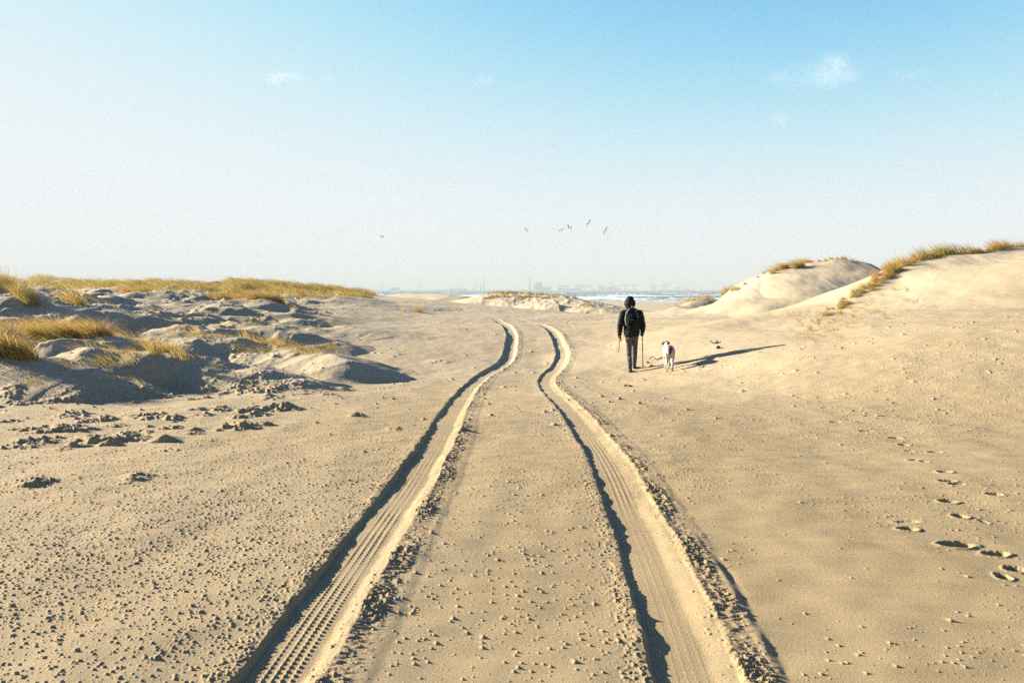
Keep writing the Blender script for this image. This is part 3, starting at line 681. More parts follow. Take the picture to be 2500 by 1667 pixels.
def beam(bm, a, b, r, r2=None, n=8, cap=True):
    a = Vector(a); b = Vector(b); d = (b - a); r2 = r if r2 is None else r2
    if d.length < 1e-9: return
    q = d.to_track_quat('Z', 'Y'); A_ = []; B_ = []
    for i in range(n):
        t = 2 * PI * i / n; c = Vector((math.cos(t), math.sin(t), 0))
        A_.append(bm.verts.new(a + q @ (c * r))); B_.append(bm.verts.new(b + q @ (c * r2)))
    for i in range(n): bm.faces.new((A_[i], A_[(i+1) % n], B_[(i+1) % n], B_[i]))
    if cap: bm.faces.new(A_[::-1]); bm.faces.new(B_)
YS = 7000.0; MP = YS / FPX; ZB = SEA + 4.0
# low land on which the harbour stands
bm = bmesh.new()
xs = np.linspace(-2400, 3400, 120); top = []
for i, x in enumerate(xs):
    zt = ZB + 2 + 5 * max(0, math.sin(x * .013) * math.sin(x * .0041 + 1))
    top.append([bm.verts.new((x, YS - 160 - 60 * math.sin(x * .003), SEA - 2)), bm.verts.new((x, YS - 110, zt * .6)), bm.verts.new((x, YS + 60, zt)), bm.verts.new((x, YS + 900, zt)), bm.verts.new((x, YS + 950, SEA - 2))])
for a, b in zip(top, top[1:]):
    for k in range(4): bm.faces.new((a[k], b[k], b[k+1], a[k+1]))
tag(bmobj('far_shore', bm, FARM, smooth=True), kind='structure')
def farx(px): return (px - 1250) * MP
def farh(py): return (709.5 - py) * MP
def chimney(px, py, wpx, label, grp=None, dy=0, mat=FARM):
    x = farx(px); h = farh(py); r = wpx * MP / 2; e = empty('chimney', (x, YS + dy, ZB))
    bm = bmesh.new(); beam(bm, (0,0,-4), (0,0,h - 4), r * 1.15, r * .85, 14); bmobj('shaft', bm, mat, e)
    bm = bmesh.new(); beam(bm, (0,0,h - 4), (0,0,h), r * 1.05, r * 1.05, 14); bmobj('rim', bm, mat, e)
    tag(e, label, 'chimney', grp); return e
chimney(1163.4, 679, 1.9, 'left of the two tall thin chimneys on the hazy far shore')
chimney(1181.8, 679, 1.9, 'right of the two tall thin chimneys on the hazy far shore')
chimney(1156, 694, 2.4, 'short stack left of both thin chimneys on the far shore')
chimney(1173.8, 692, 3.0, 'thick short stack between the two thin chimneys')
chimney(1292.9, 677.5, 3.4, 'broad tall chimney trailing a plume, left of the power station block')
def block(name, label, cat, parts, windows=None):
    px = sum(p[0] + p[1] for p in parts) / len(parts) / 2; e = empty(name, (farx(px), YS + 30, ZB))
    for i, (a, b, top_, dy) in enumerate(parts):
        bm = bmesh.new(); bbox(bm, farx(a) - farx(px), farx(b) - farx(px), dy, dy + 60, -4, farh(top_)); bmobj('wall', bm, FARM, e)
        bm = bmesh.new(); bbox(bm, farx(a) - farx(px) - 1, farx(b) - farx(px) + 1, dy - 1, dy + 61, farh(top_), farh(top_) + 2); bmobj('roof', bm, FARM, e)
    tag(e, label, cat); return e
block('power_station', 'square power station block with a lower wing, right of the plume chimney', 'power station', [(1306, 1324, 690.5, 0), (1324.6, 1345, 702, 5), (1303, 1305.4, 699, 3)])
block('warehouse', 'long low warehouse under the cranes on the far shore', 'warehouse', [(1362, 1400, 705, 0), (1400.6, 1420, 704, 4)])
block('warehouse', 'low pale shed left of the short stacks on the hazy shore', 'warehouse', [(1095, 1140, 706, 0)])
block('terminal_building', 'stepped terminal building beneath the tall gantry left of the walker', 'building', [(1484, 1500, 701, 0), (1500.5, 1515, 705, 3), (1470, 1483.4, 704, 3)])
block('distant_shed', 'faint stepped shed seen past the right end of the grassy dune', 'building', [(950, 957, 705, 0), (957.6, 974, 703, 0)])
def crane(px, py, up, flip, label, grp, s=1.0, dy=0):
    H = farh(py); e = empty('harbour_crane', (farx(px), YS + dy, ZB)); W = 13 * s; pz = (H * .55 if up else H * .72); f = -1 if flip else 1
    for sx in (-1, 1):
        for sy in (-1, 1):
            bm = bmesh.new(); beam(bm, (sx * W, sy * 12, -4), (sx * W * .85, sy * 12, pz), 1.5, 1.3, 4); bmobj('leg', bm, FARM, e)
    bm = bmesh.new(); bbox(bm, -W - 3, W + 3, -13.5, 13.5, pz, pz + 3); bbox(bm, -W, W, -13, 13, pz * .45, pz * .45 + 2.5); bmobj('portal_beam', bm, FARM, e)
    bm = bmesh.new(); beam(bm, (f * W * .6, 0, pz + 3), (f * W * .2, 0, (H if not up else H * .78)), 1.6, 1.0, 4); bmobj('mast', bm, FARM, e)
    bm = bmesh.new()
    tip = (f * (W + 30 * s), 0, pz + 5) if not up else (f * (W + 9 * s), 0, H)
    beam(bm, (-f * (W + 14 * s), 0, pz + 5), (f * W, 0, pz + 5), 1.8, 1.8, 4); beam(bm, (f * W, 0, pz + 5), tip, 1.7, 1.2, 4); bmobj('boom', bm, FARM, e)
    bm = bmesh.new(); a = (f * W * .2, 0, (H if not up else H * .78)); beam(bm, a, tip, .7, .7, 4); beam(bm, a, (-f * (W + 12 * s), 0, pz + 5), .7, .7, 4); bmobj('tie', bm, FARM, e)
    bm = bmesh.new(); bbox(bm, -f * W - 6, -f * W + 6, -5, 5, pz + 7, pz + 13); bmobj('cab', bm, FARM, e)
    tag(e, label, 'crane', grp); return e
CR = [(1368, 696, 0, 0), (1378, 699, 0, 1), (1387, 692, 1, 0), (1410, 693, 1, 1), (1419, 688, 1, 0), (1425, 698, 0, 0), (1443, 693, 0, 1), (1464, 694, 0, 0), (1472, 700, 0, 1), (1493, 681, 1, 0), (1503, 697, 0, 0), (1529, 695, 0, 1), (1549, 693, 0, 0), (1592, 681, 1, 1), (1598, 698, 0, 0), (1619, 692, 1, 0), (1629, 692, 0, 1), (1655, 703, 0, 0), (1677, 705, 0, 1)]
for i, (px, py, up, fl_) in enumerate(CR):
    nm = {9: 'tallest gantry crane, above the stepped terminal building left of the walker', 13: 'tall crane with steep raised boom just right of the walker', 2: 'crane with raised boom at the left end of the crane row'}.get(i)
    crane(px, py, up, fl_, nm or ('hazy grey harbour crane with %s boom among the long row of cranes' % ('a raised' if up else 'a level')), 'harbour cranes with %s booms on the far shore' % ('raised' if up else 'level') if not nm else None, 1.0, (i * 37) % 60)
def mast(px, py, label, blades_=True):
    e = empty('wind_turbine', (farx(px), YS + 80, ZB)); H = farh(py) * .78
    bm = bmesh.new(); beam(bm, (0,0,-4), (0,0,H), 2.6, 1.6, 8); bmobj('tower', bm, FARM, e)
    bm = bmesh.new(); beam(bm, (0, 5, H), (0, -6, H), 2.4, 2.0, 8); bmobj('nacelle', bm, FARM, e)
    for k in range(3):
        a = PI / 2 + k * 2 * PI / 3 + px; bm = bmesh.new(); beam(bm, (0, -6, H), (math.cos(a) * H * .45, -6, H + math.sin(a) * H * .45), 1.3, .4, 5); bmobj('blade', bm, FARM, e)
    tag(e, label, 'wind turbine')
mast(1120, 693, 'faint wind turbine left of the short stacks'); mast(929, 694, 'faint wind turbine just past the end of the grassy dune')
mast(1023, 690, 'faint wind turbine between the grassy dune and the low far dunes'); mast(1746, 681, 'tall faint wind turbine near the foot of the right dunes'); mast(1758, 686, 'shorter faint wind turbine right of the tall one, by the right dunes')
# ------------------------------------------------------------------ clouds and plume
def cloud(px, py, wpx, hpx, D, dens, seed, label, name='cloud', cat='cloud', thr=.5, sc=3.0, tilt=0, col=(.86, .82, .79), shape=1.0):
    c = at(px, py, D); sx = wpx * D / FPX / 2; sz = hpx * D / FPX / 2; sy = sx * .45
    bm = bmesh.new(); bmesh.ops.create_icosphere(bm, subdivisions=3, radius=1)
    o = bmobj(name, bm, None); o.location = c; o.scale = (sx, sy, sz); o.rotation_euler = (0, tilt, 0)
    m = bpy.data.materials.new(name); m.use_nodes = True; t = m.node_tree; t.nodes.clear()
    out = t.nodes.new('ShaderNodeOutputMaterial'); v = t.nodes.new('ShaderNodeVolumePrincipled'); t.links.new(v.outputs[0], out.inputs['Volume'])
    v.inputs['Color'].default_value = (*col, 1); v.inputs['Anisotropy'].default_value = .2
    tc = t.nodes.new('ShaderNodeTexCoord'); mp = t.nodes.new('ShaderNodeMapping'); mp.inputs['Location'].default_value = (seed * 3.7, seed * 1.3, seed)
    mp.inputs['Scale'].default_value = (1, 1, .55); t.links.new(tc.outputs['Object'], mp.inputs['Vector'])
    n = noise(t, sc, 7, mp.outputs[0], .62); n.inputs['Distortion'].default_value = .6
    ln = t.nodes.new('ShaderNodeVectorMath'); ln.operation = 'LENGTH'; t.links.new(tc.outputs['Object'], ln.inputs[0])
    fo = t.nodes.new('ShaderNodeMapRange'); fo.inputs[1].default_value = .0; fo.inputs[2].default_value = 1.0; fo.inputs[3].default_value = .20 * shape; fo.inputs[4].default_value = -.34
    t.links.new(ln.outputs['Value'], fo.inputs[0])
    a = t.nodes.new('ShaderNodeMath'); a.operation = 'ADD'; t.links.new(n.outputs[0], a.inputs[0]); t.links.new(fo.outputs[0], a.inputs[1])
    r = t.nodes.new('ShaderNodeMapRange'); r.inputs[1].default_value = thr; r.inputs[2].default_value = thr + .30; r.inputs[3].default_value = 0; r.inputs[4].default_value = dens
    t.links.new(a.outputs[0], r.inputs[0]); t.links.new(r.outputs[0], v.inputs['Density'])
    o.data.materials.append(m); tag(o, label, cat); return o
cloud(2020, 172, 520, 170, 3000, .0042, 1, 'largest wispy white cloud, high in the blue sky at right', shape=1.15, sc=2.3)
cloud(2222, 184, 180, 80, 3000, .004, 2, 'tiny faint cloud right of the largest cloud')
cloud(1908, 292, 200, 90, 3000, .003, 3, 'faint low cloud below the largest cloud')
cloud(800, 196, 90, 50, 3000, .0035, 4, 'small faint cloud in the pale sky at left')
cloud(690, 192, 330, 80, 3000, .0022, 5, 'long barely visible cloud left of the small faint one')
cloud(1180, 200, 160, 70, 3000, .003, 6, 'faint smudge of cloud near the middle of the sky')
cloud(1262, 676, 62, 12, 7000, .012, 9, 'pale smoke plume drifting left from the broad tall chimney', 'smoke_plume', 'smoke plume', sc=2.2)
# ------------------------------------------------------------------ birds
BIRDM = plain('bird_dark', (.05, .055, .06), .8, .2, 20)
def bird(px, py, span, roll, bend, head, label, Y=120):
    c = at(px, py, Y); e = empty('gull', c, head); s = span * .78 / 2
    bm = bmesh.new()
    for a, b, r1, r2 in (((0, -.20, 0), (0, -.08, 0), .012, .055), ((0, -.08, 0), (0, .12, .01), .055, .05), ((0, .12, .01), (0, .2, .02), .05, .03), ((0, .2, .02), (0, .27, .01), .03, .006)):
        beam(bm, a, b, r1, r2, 8)
    bmesh.ops.remove_doubles(bm, verts=bm.verts, dist=.0005); bmobj('body', bm, BIRDM, e, True)
    for sx in (-1, 1):
        bm = bmesh.new(); P = [(0, 0, .10, .08), (.35, .14 * bend, .08, .15), (.68, .10 * bend, .05, .14), (1.0, -.06 * bend, -.06, .015)]
        u = []
        for (t, zz, yf, ch) in P:
            x = sx * (.03 + t * s); zr = zz * s * 2
            u.append([bm.verts.new((x, yf + ch / 2 * 1.0, zr)), bm.verts.new((x, yf - ch, zr)), bm.verts.new((x, yf - ch / 3, zr + .012)),])
        for a, b in zip(u, u[1:]):
            bm.faces.new((a[0], b[0], b[2], a[2])); bm.faces.new((a[2], b[2], b[1], a[1])); bm.faces.new((a[0], a[1], b[1], b[0]))
        bmobj('wing', bm, BIRDM, e)
    e.rotation_euler = (0.65, roll, head); tag(e, label, 'bird', None)
bird(932, 579, 1.0, .35, 1.5, .5, 'single gull far left, low over the grassy dune'); bird(1284, 562, 1.0, .75, 1.0, .2, 'small gull at the left end of the five over the track')
bird(1371, 563, 1.3, -.55, 1.6, .1, 'gull with drooped wing directly left of the darkest gull'); bird(1388, 556, 1.35, .6, 2.2, -.3, 'darkest gull in the middle of the group of five')
bird(1438, 545, 1.5, -.95, 1.2, .2, 'highest gull of the five, banking steeply'); bird(1479, 563, 1.7, -1.1, .7, .1, 'rightmost gull, above the walker, banking on edge')
# ------------------------------------------------------------------ solid bodies from lofted limbs fused by a voxel remesh
def fuse(name, build, vox, mat, parent=None, smooth_it=4, post=None, col=None):
    bm = bmesh.new(); build(bm); me = bpy.data.meshes.new(name); bm.to_mesh(me); bm.free()
    o = bpy.data.objects.new(name, me); COL.objects.link(o)
    rm = o.modifiers.new('r', 'REMESH'); rm.mode = 'VOXEL'; rm.voxel_size = vox
    if smooth_it:
        sm = o.modifiers.new('s', 'SMOOTH'); sm.iterations = smooth_it; sm.factor = .5
    dg = bpy.context.evaluated_depsgraph_get(); me2 = bpy.data.meshes.new_from_object(o.evaluated_get(dg))
    bpy.data.objects.remove(o); me2.name = name
    n = len(me2.vertices); V = np.empty(n * 3, np.float32); me2.vertices.foreach_get('co', V); V = V.reshape(-1, 3)
    if post is not None:
        N = np.empty(n * 3, np.float32); me2.vertices.foreach_get('normal', N); V = post(V.astype(float), N.reshape(-1, 3).astype(float)); me2.vertices.foreach_set('co', np.asarray(V, np.float32).ravel())
    if col is not None:
        a = me2.attributes.new('Col', 'FLOAT_COLOR', 'POINT'); c = np.ones((n, 4), np.float32); c[:, :3] = col(V); a.data.foreach_set('color', c.ravel())
    me2.polygons.foreach_set('use_smooth', np.ones(len(me2.polygons), bool)); me2.update()
    me2.materials.clear()
    return link(name, me2, mat, parent)
def tube(bm, pts, n=14):
    """pts: (x,y,z,rx,ry) elliptical sections square to the path, with rounded ends"""
    P = [Vector(p[:3]) for p in pts]; rings = []
    pp = []
    for i, p in enumerate(pts):
        d = (P[min(i+1, len(P)-1)] - P[max(i-1, 0)]).normalized()
        pp.append((P[i], d, p[3], p[4] if len(p) > 4 else p[3]))
    a = pp[0]; b = pp[-1]; r0 = min(a[2], a[3]); r1 = min(b[2], b[3])
    seq = [(a[0] - a[1] * r0 * .75, a[1], a[2] * .55, a[3] * .55), (a[0] - a[1] * r0 * .45, a[1], a[2] * .85, a[3] * .85)] + pp + [(b[0] + b[1] * r1 * .45, b[1], b[2] * .85, b[3] * .85), (b[0] + b[1] * r1 * .75, b[1], b[2] * .55, b[3] * .55)]
    for c, d, rx, ry in seq:
        if abs(d.z) > .6: X_ = Vector((1, 0, 0)); X_ = (X_ - d * X_.dot(d)).normalized(); Y_ = d.cross(X_)
        else:
            Z_ = Vector((0, 0, 1)); Y_ = (Z_ - d * Z_.dot(d)).normalized(); X_ = Y_.cross(d)
        rings.append([bm.verts.new(c + X_ * rx * math.cos(2*PI*i/n) + Y_ * ry * math.sin(2*PI*i/n)) for i in range(n)])
    for u, v in zip(rings, rings[1:]):
        for i in range(n): bm.faces.new((u[i], u[(i+1) % n], v[(i+1) % n], v[i]))
    bm.faces.new(rings[0][::-1]); bm.faces.new(rings[-1])
def ell(bm, c, r, rot=None):
    g = bmesh.ops.create_icosphere(bm, subdivisions=3, radius=1)['verts']
    for v in g:
        q = Vector((v.co.x * r[0], v.co.y * r[1], v.co.z * r[2]))
        if rot: q.rotate(rot)
        v.co = q + Vector(c)
# ------------------------------------------------------------------ the walker
gp = ground(1547, 905.5, 10, 40)
print('walker at', gp)
PX, PY, PZ = float(at(1539, 905, gp[1])[0]), float(gp[1]), float(gp[2])
PK = PY / 18.75 * .97
PR = -math.atan2(PX, PY)
def lz(x, y): return float(big(np.array([PX + x * math.cos(PR) - y * math.sin(PR)]), np.array([PY + x * math.sin(PR) + y * math.cos(PR)]))[0]) - PZ
def wp(x, y, z):
    x, y, z = x * PK, y * PK, z * PK; return (PX + x * math.cos(PR) - y * math.sin(PR), PY + x * math.sin(PR) + y * math.cos(PR), PZ + z)
SKIN = plain('skin', (.55, .36, .27), .5, .05); JACKET = plain('black_nylon', (.009, .009, .011), .8, .25, 14, spec=.12)
JEANS = plain('grey_denim', (.066, .060, .054), .9, .35, 22); BOOT = plain('boot_leather', (.022, .019, .017), .6, .3, 30)
GLOVE = plain('glove', (.02, .018, .018), .8, .2, 40); PACK = plain('pack_fabric', (.006, .007, .009), .85, .3, 20, spec=.08)
PIPE = plain('reflective_grey', (.42, .45, .46), .45, .2, 50); PLATE = plain('emblem_blue', (.12, .16, .24), .5, .1)
def yoff(x, y): return lz(x, y)
LF = (-.000, -.14); RF = (.100, .30)
zl, zr = lz(*LF), lz(*RF)
hipL, hipR = (-.045, .02, .90), (.105, .05, .90)
kneeL, kneeR = (-.037, .07, .49), (.103, .23, .50)
ankL, ankR = (-.012, -.10, .10 + zl), (.095, .27, .10 + zr)
shL, shR = (-.185, .00, 1.44), (.215, .00, 1.44)
elL, elR = (-.262, -.03, 1.15), (.292, .00, 1.14)
wrL, wrR = (-.276, .03, .905), (.290, .17, .965)
def fingers(bm, wrist, d, palmx, curl, k=1.0, side=1):
    """hand from the wrist along d (unit), palmx = across the palm; five separate fingers"""
    w_ = Vector(wrist); d = Vector(d).normalized(); ax = Vector(palmx); ax = (ax - d * ax.dot(d)).normalized(); nrm = d.cross(ax)
    c = w_ + d * .045; e = w_ + d * .09
    tube(bm, [(*w_, .024 * k, .020 * k), (*c, .036 * k, .019 * k), (*e, .038 * k, .017 * k)], 12)
    for i, (off, L, t) in enumerate(((-.028, .068, .9), (-.0095, .080, 1.0), (.009, .075, 1.05), (.027, .060, 1.15))):
        b = e + ax * off; p = [b]
        a_ = 0
        for s_ in (.45, .32, .23):
            a_ += curl * t; dd = d * math.cos(a_) + nrm * math.sin(a_) * side; p.append(p[-1] + dd * L * s_)
        tube(bm, [(*q, r * k) for q, r in zip(p, (.0095, .0088, .0080, .0070))], 8)
    b = w_ + d * .03 - ax * .03; p1 = b + (d * .7 - ax * .7).normalized() * .035; p2 = p1 + (d * .9 + nrm * side * .45).normalized() * .030; p3 = p2 + (d * .8 + nrm * side * .6).normalized() * .022
    tube(bm, [(*b, .012 * k), (*p1, .011 * k), (*p2, .0095 * k), (*p3, .008 * k)], 8)
hdL = (.06, .06, -1); hdR = (-.05, .6, -.8)
def body(bm):
    tube(bm, [(.024, .0, .86, .14, .10), (.026, .0, 1.0, .13, .09), (.02, .0, 1.2, .15, .10), (.015, .0, 1.38, .17, .10), (0, .01, 1.46, .10, .07)], 20)
    tube(bm, [(-.005, .01, 1.44, .055), (-.018, .03, 1.56, .052)], 12)
    ell(bm, (-.026, .045, 1.685), (.078, .098, .118)); ell(bm, (-.026, .09, 1.63), (.055, .06, .065))       # skull, jaw
    ell(bm, (-.028, .148, 1.675), (.013, .018, .020)); ell(bm, (-.028, .150, 1.645), (.02, .012, .008))     # nose, lips
    for sx in (-1, 1):
        ell(bm, (-.026 + sx * .030, .132, 1.695), (.014, .010, .009)); ell(bm, (-.026 + sx * .079, .045, 1.675), (.010, .020, .030))
    for s_, e_, w_ in ((shL, elL, wrL), (shR, elR, wrR)):
        tube(bm, [(*s_, .055), (*[(a + b) / 2 for a, b in zip(s_, e_)], .048), (*e_, .040), (*w_, .026)], 12)
    for h_, k_, a_ in ((hipL, kneeL, ankL), (hipR, kneeR, ankR)):
        tube(bm, [(*h_, .075), (*k_, .045), (k_[0] * .4 + a_[0] * .6, k_[1] * .4 + a_[1] * .6 - .01, k_[2] * .55 + a_[2] * .45, .042), (*a_, .030)], 12)
    for (fx, fy), z_ in ((LF, zl), (RF, zr)):
        tube(bm, [(fx, fy + .0, z_ + .045, .030, .03), (fx, fy + .10, z_ + .04, .038, .025), (fx, fy + .18, z_ + .03, .034, .018)], 10)
    fingers(bm, wrL, hdL, (0, 1, 0), .45, .88, 1); fingers(bm, wrR, hdR, (1, .1, 0), 1.05, .88, 1)
person = fuse('person', body, .0055, SKIN, None, 2)
person.location = (PX, PY, PZ); person.rotation_euler.z = PR; person.scale = (PK,) * 3; tag(person, 'person in black hooded puffer jacket and grey jeans walking away across the sand', 'person')
def puff(V, N):
    z = V[:, 2] + .02 * V[:, 0]; a = np.abs(np.sin(z * PI / .078))**.6
    nz = vnoise(V[:, 0] * 22 + V[:, 1] * 13, V[:, 2] * 20, 601) * .006
    return V + N * ((a - .6) * .011 + nz)[:, None]
def jacket(bm):
    tube(bm, [(.022, -.005, .935, .200, .150), (.022, -.01, 1.02, .200, .150), (.020, -.01, 1.14, .198, .150), (.016, -.01, 1.26, .20, .152), (.012, -.01, 1.36, .205, .145), (.010, .0, 1.44, .185, .115), (.0, .01, 1.50, .11, .085)], 26)
    tube(bm, [(-.19, -.0, 1.435, .082), (.0, .0, 1.47, .085), (.215, .0, 1.435, .082)], 14)
    for s_, e_, w_ in ((shL, elL, wrL), (shR, elR, wrR)):
        m1 = [(a + b) / 2 for a, b in zip(s_, e_)]; m2 = [(a + b) / 2 for a, b in zip(e_, w_)]
        tube(bm, [(*s_, .086), (*m1, .084), (*e_, .074), (*m2, .066), (*w_, .050)], 16)
jk = fuse('jacket', jacket, .008, JACKET, person, 3, puff)
def hood(bm):
    tube(bm, [(-.01, .0, 1.50, .115, .10), (-.022, .01, 1.575, .108, .105), (-.028, .025, 1.66, .142, .138), (-.028, .035, 1.74, .134, .130), (-.024, .045, 1.785, .098, .098)], 20)
def hpost(V, N):
    a = np.abs(np.sin((V[:, 2] + .3 * V[:, 1]) * PI / .06))**.6
    return V + N * ((a - .6) * .006)[:, None]
fuse('hood', hood, .008, JACKET, person, 3, hpost)
def trousers(bm):
    tube(bm, [(.024, .005, .85, .165, .115), (.024, .0, .93, .168, .12), (.024, .0, .99, .165, .12)], 20)
    for h_, k_, a_, s_ in ((hipL, kneeL, ankL, -1), (hipR, kneeR, ankR, 1)):
        tube(bm, [(h_[0], h_[1], h_[2] - .02, .098, .105), (h_[0] * .6 + k_[0] * .4, h_[1] * .6 + k_[1] * .4, .73, .080, .088), (*k_, .068), (k_[0] * .5 + a_[0] * .5, k_[1] * .5 + a_[1] * .5 - .015, k_[2] * .5 + a_[2] * .5, .064), (a_[0], a_[1], a_[2] + .03, .056)], 16)
def wr(V, N):
    a = vnoise(V[:, 0] * 14 + V[:, 1] * 8, V[:, 2] * 32, 611) * .008 + np.exp(-((V[:, 2] - .17) / .07)**2) * np.sin(V[:, 2] * 190) * .006
    return V + N * a[:, None]
fuse('trousers', trousers, .007, JEANS, person, 3, wr)
for (fx, fy), z_, a_ in ((LF, zl, ankL), (RF, zr, ankR)):
    def boot(bm):
        tube(bm, [(a_[0], a_[1] - .005, a_[2] + .07, .052), (a_[0], a_[1] - .005, a_[2] - .02, .048), (a_[0], a_[1] - .01, z_ + .045, .046, .05)], 14)
        tube(bm, [(fx, fy + .0, z_ + .045, .042, .040), (fx, fy + .10, z_ + .045, .050, .038), (fx, fy + .19, z_ + .038, .044, .028)], 14)
        tube(bm, [(fx, fy - .01, z_ + .014, .045, .014), (fx, fy + .10, z_ + .012, .052, .014), (fx, fy + .20, z_ + .014, .044, .013)], 12)
    fuse('boot', boot, .007, BOOT, person, 2)
def gl(bm): fingers(bm, wrL, hdL, (0, 1, 0), .45, 1.06, 1)
def gr_(bm): fingers(bm, wrR, hdR, (1, .1, 0), 1.05, 1.06, 1)
fuse('glove', gl, .0048, GLOVE, person, 1); fuse('glove', gr_, .0048, GLOVE, person, 1)
# backpack
bp_ = empty('backpack', wp(.023, -.16, 1.10), PR)
def pk(bm):
    tube(bm, [(0, -.07, .03, .115, .085), (0, -.085, .12, .148, .10), (0, -.08, .25, .150, .098), (0, -.07, .36, .128, .085), (.0, -.05, .44, .085, .06)], 22)
fuse('main_bag', pk, .008, PACK, bp_, 3)
def pk2(bm): tube(bm, [(0, -.155, .07, .095, .035), (0, -.17, .14, .11, .042), (0, -.162, .23, .105, .038), (0, -.145, .27, .07, .02)], 18)
fuse('front_pocket', pk2, .006, PACK, bp_, 3)
def curve_tube(name, pts, r, mat, parent=None, loc=None, n=6, res=4):
    P = np.array(pts, float); t = np.arange(len(P)); tq = np.linspace(0, len(P) - 1, (len(P) - 1) * res + 1)
    Q_ = np.stack([cubic(t, P[:, k], tq) for k in range(3)], 1); bm = bmesh.new()
    for a, b in zip(Q_, Q_[1:]): beam(bm, a, b, r, r, n)
    bmesh.ops.remove_doubles(bm, verts=bm.verts, dist=r * .02)
    o = bmobj(name, bm, mat, parent, True)
    if loc is not None: o.location = loc
    return o
curve_tube('piping', [(-.07, -.10, .455), (-.118, -.125, .40), (-.150, -.13, .30), (-.160, -.13, .20), (-.150, -.13, .10), (-.118, -.12, .04)], .0075, PIPE, bp_)
curve_tube('piping', [(.085, -.12, .43), (.125, -.13, .36), (.148, -.13, .25)], .0035, PIPE, bp_)
curve_tube('carry_loop', [(-.012, -.07, .465), (-.01, -.08, .505), (.02, -.08, .515), (.045, -.07, .47)], .0055, PIPE, bp_)
for sx in (-1, 1):
    curve_tube('shoulder_strap', [(sx * .07, -.01, .40), (sx * .095, .06, .455), (sx * .11, .20, .43), (sx * .125, .335, .30), (sx * .14, .32, .12), (sx * .15, .15, .02), (sx * .10, -.01, .04)], .016, PACK, bp_)
bm = bmesh.new(); 
v = [bm.verts.new(p) for p in ((-.030, -.205, .315), (.0, -.205, .315), (-.012, -.203, .350), (-.030, -.195, .315), (.0, -.195, .315), (-.012, -.193, .350))]
for f in ((0, 1, 2), (3, 5, 4), (0, 3, 4, 1), (1, 4, 5, 2), (2, 5, 3, 0)): bm.faces.new([v[i] for i in f])
o = bmobj('emblem', bm, PLATE, bp_); o.location = (0, .035, -.02)
bm = bmesh.new(); bbox(bm, -.025, .035, -.212, -.205, .185, .191); bmobj('name_tab', bm, PIPE, bp_)
bp_.scale = (PK,) * 3; tag(bp_, 'small black backpack with grey side piping worn on the walker\'s back', 'backpack')
# walking pole
STEEL = plain('pole_metal', (.03, .03, .033), .4, .1, metal=.3)
hr = Vector(wrR) + Vector(hdR).normalized() * .075
pz = lz(.315, .26)
pt = Vector((.315, .27, pz - .02)); ptop = Vector((hr.x - .004, hr.y + .035, hr.z + .06)); dirp = (pt - ptop)
po = empty('walking_pole', wp(*pt), PR)
def pole_part(name, a, b, r1, r2, mat, n=10):
    bm = bmesh.new(); beam(bm, ptop + dirp * a - pt, ptop + dirp * b - pt, r1, r2, n); bmobj(name, bm, mat, po, True)
pole_part('handle', 0, .14, .016, .015, GLOVE); pole_part('upper_shaft', .14, .55, .0125, .0125, STEEL); pole_part('lock', .20, .24, .017, .017, STEEL)
pole_part('lower_shaft', .55, .93, .0105, .0105, STEEL); pole_part('basket', .925, .945, .012, .022, STEEL); pole_part('tip', .90, 1.0, .015, .010, GLOVE)
po.scale = (PK,) * 3; tag(po, 'black walking pole planted upright in the sand by the walker\'s right hand', 'walking pole')
# leash
LEA = plain('tan_leather', (.50, .26, .10), .5, .2, 60)
hl = Vector(wrL) + Vector(hdL).normalized() * .10
lo = empty('dog_leash', wp(*hl), PR)
curve_tube('strap', [(0, -.03, .02), (-.025, -.035, -.06), (-.05, -.03, -.16), (-.078, -.02, -.26), (-.070, -.02, -.325), (-.045, -.02, -.335), (-.018, -.02, -.28), (-.006, -.03, -.18), (.0, -.035, -.08), (.01, -.03, .0)], .009, LEA, lo)
curve_tube('strap', [(.0, -.035, .02), (-.035, -.05, -.01), (-.045, -.05, -.055), (-.02, -.05, -.09), (.02, -.05, -.07), (.03, -.04, -.01), (.01, -.035, .02)], .005, LEA, lo)
curve_tube('clip', [(.03, -.04, -.01), (.04, -.04, -.05), (.045, -.04, -.075)], .006, PIPE, lo)
lo.scale = (PK,) * 3; tag(lo, 'tan leather dog leash dangling in loops from the walker\'s left hand', 'leash')
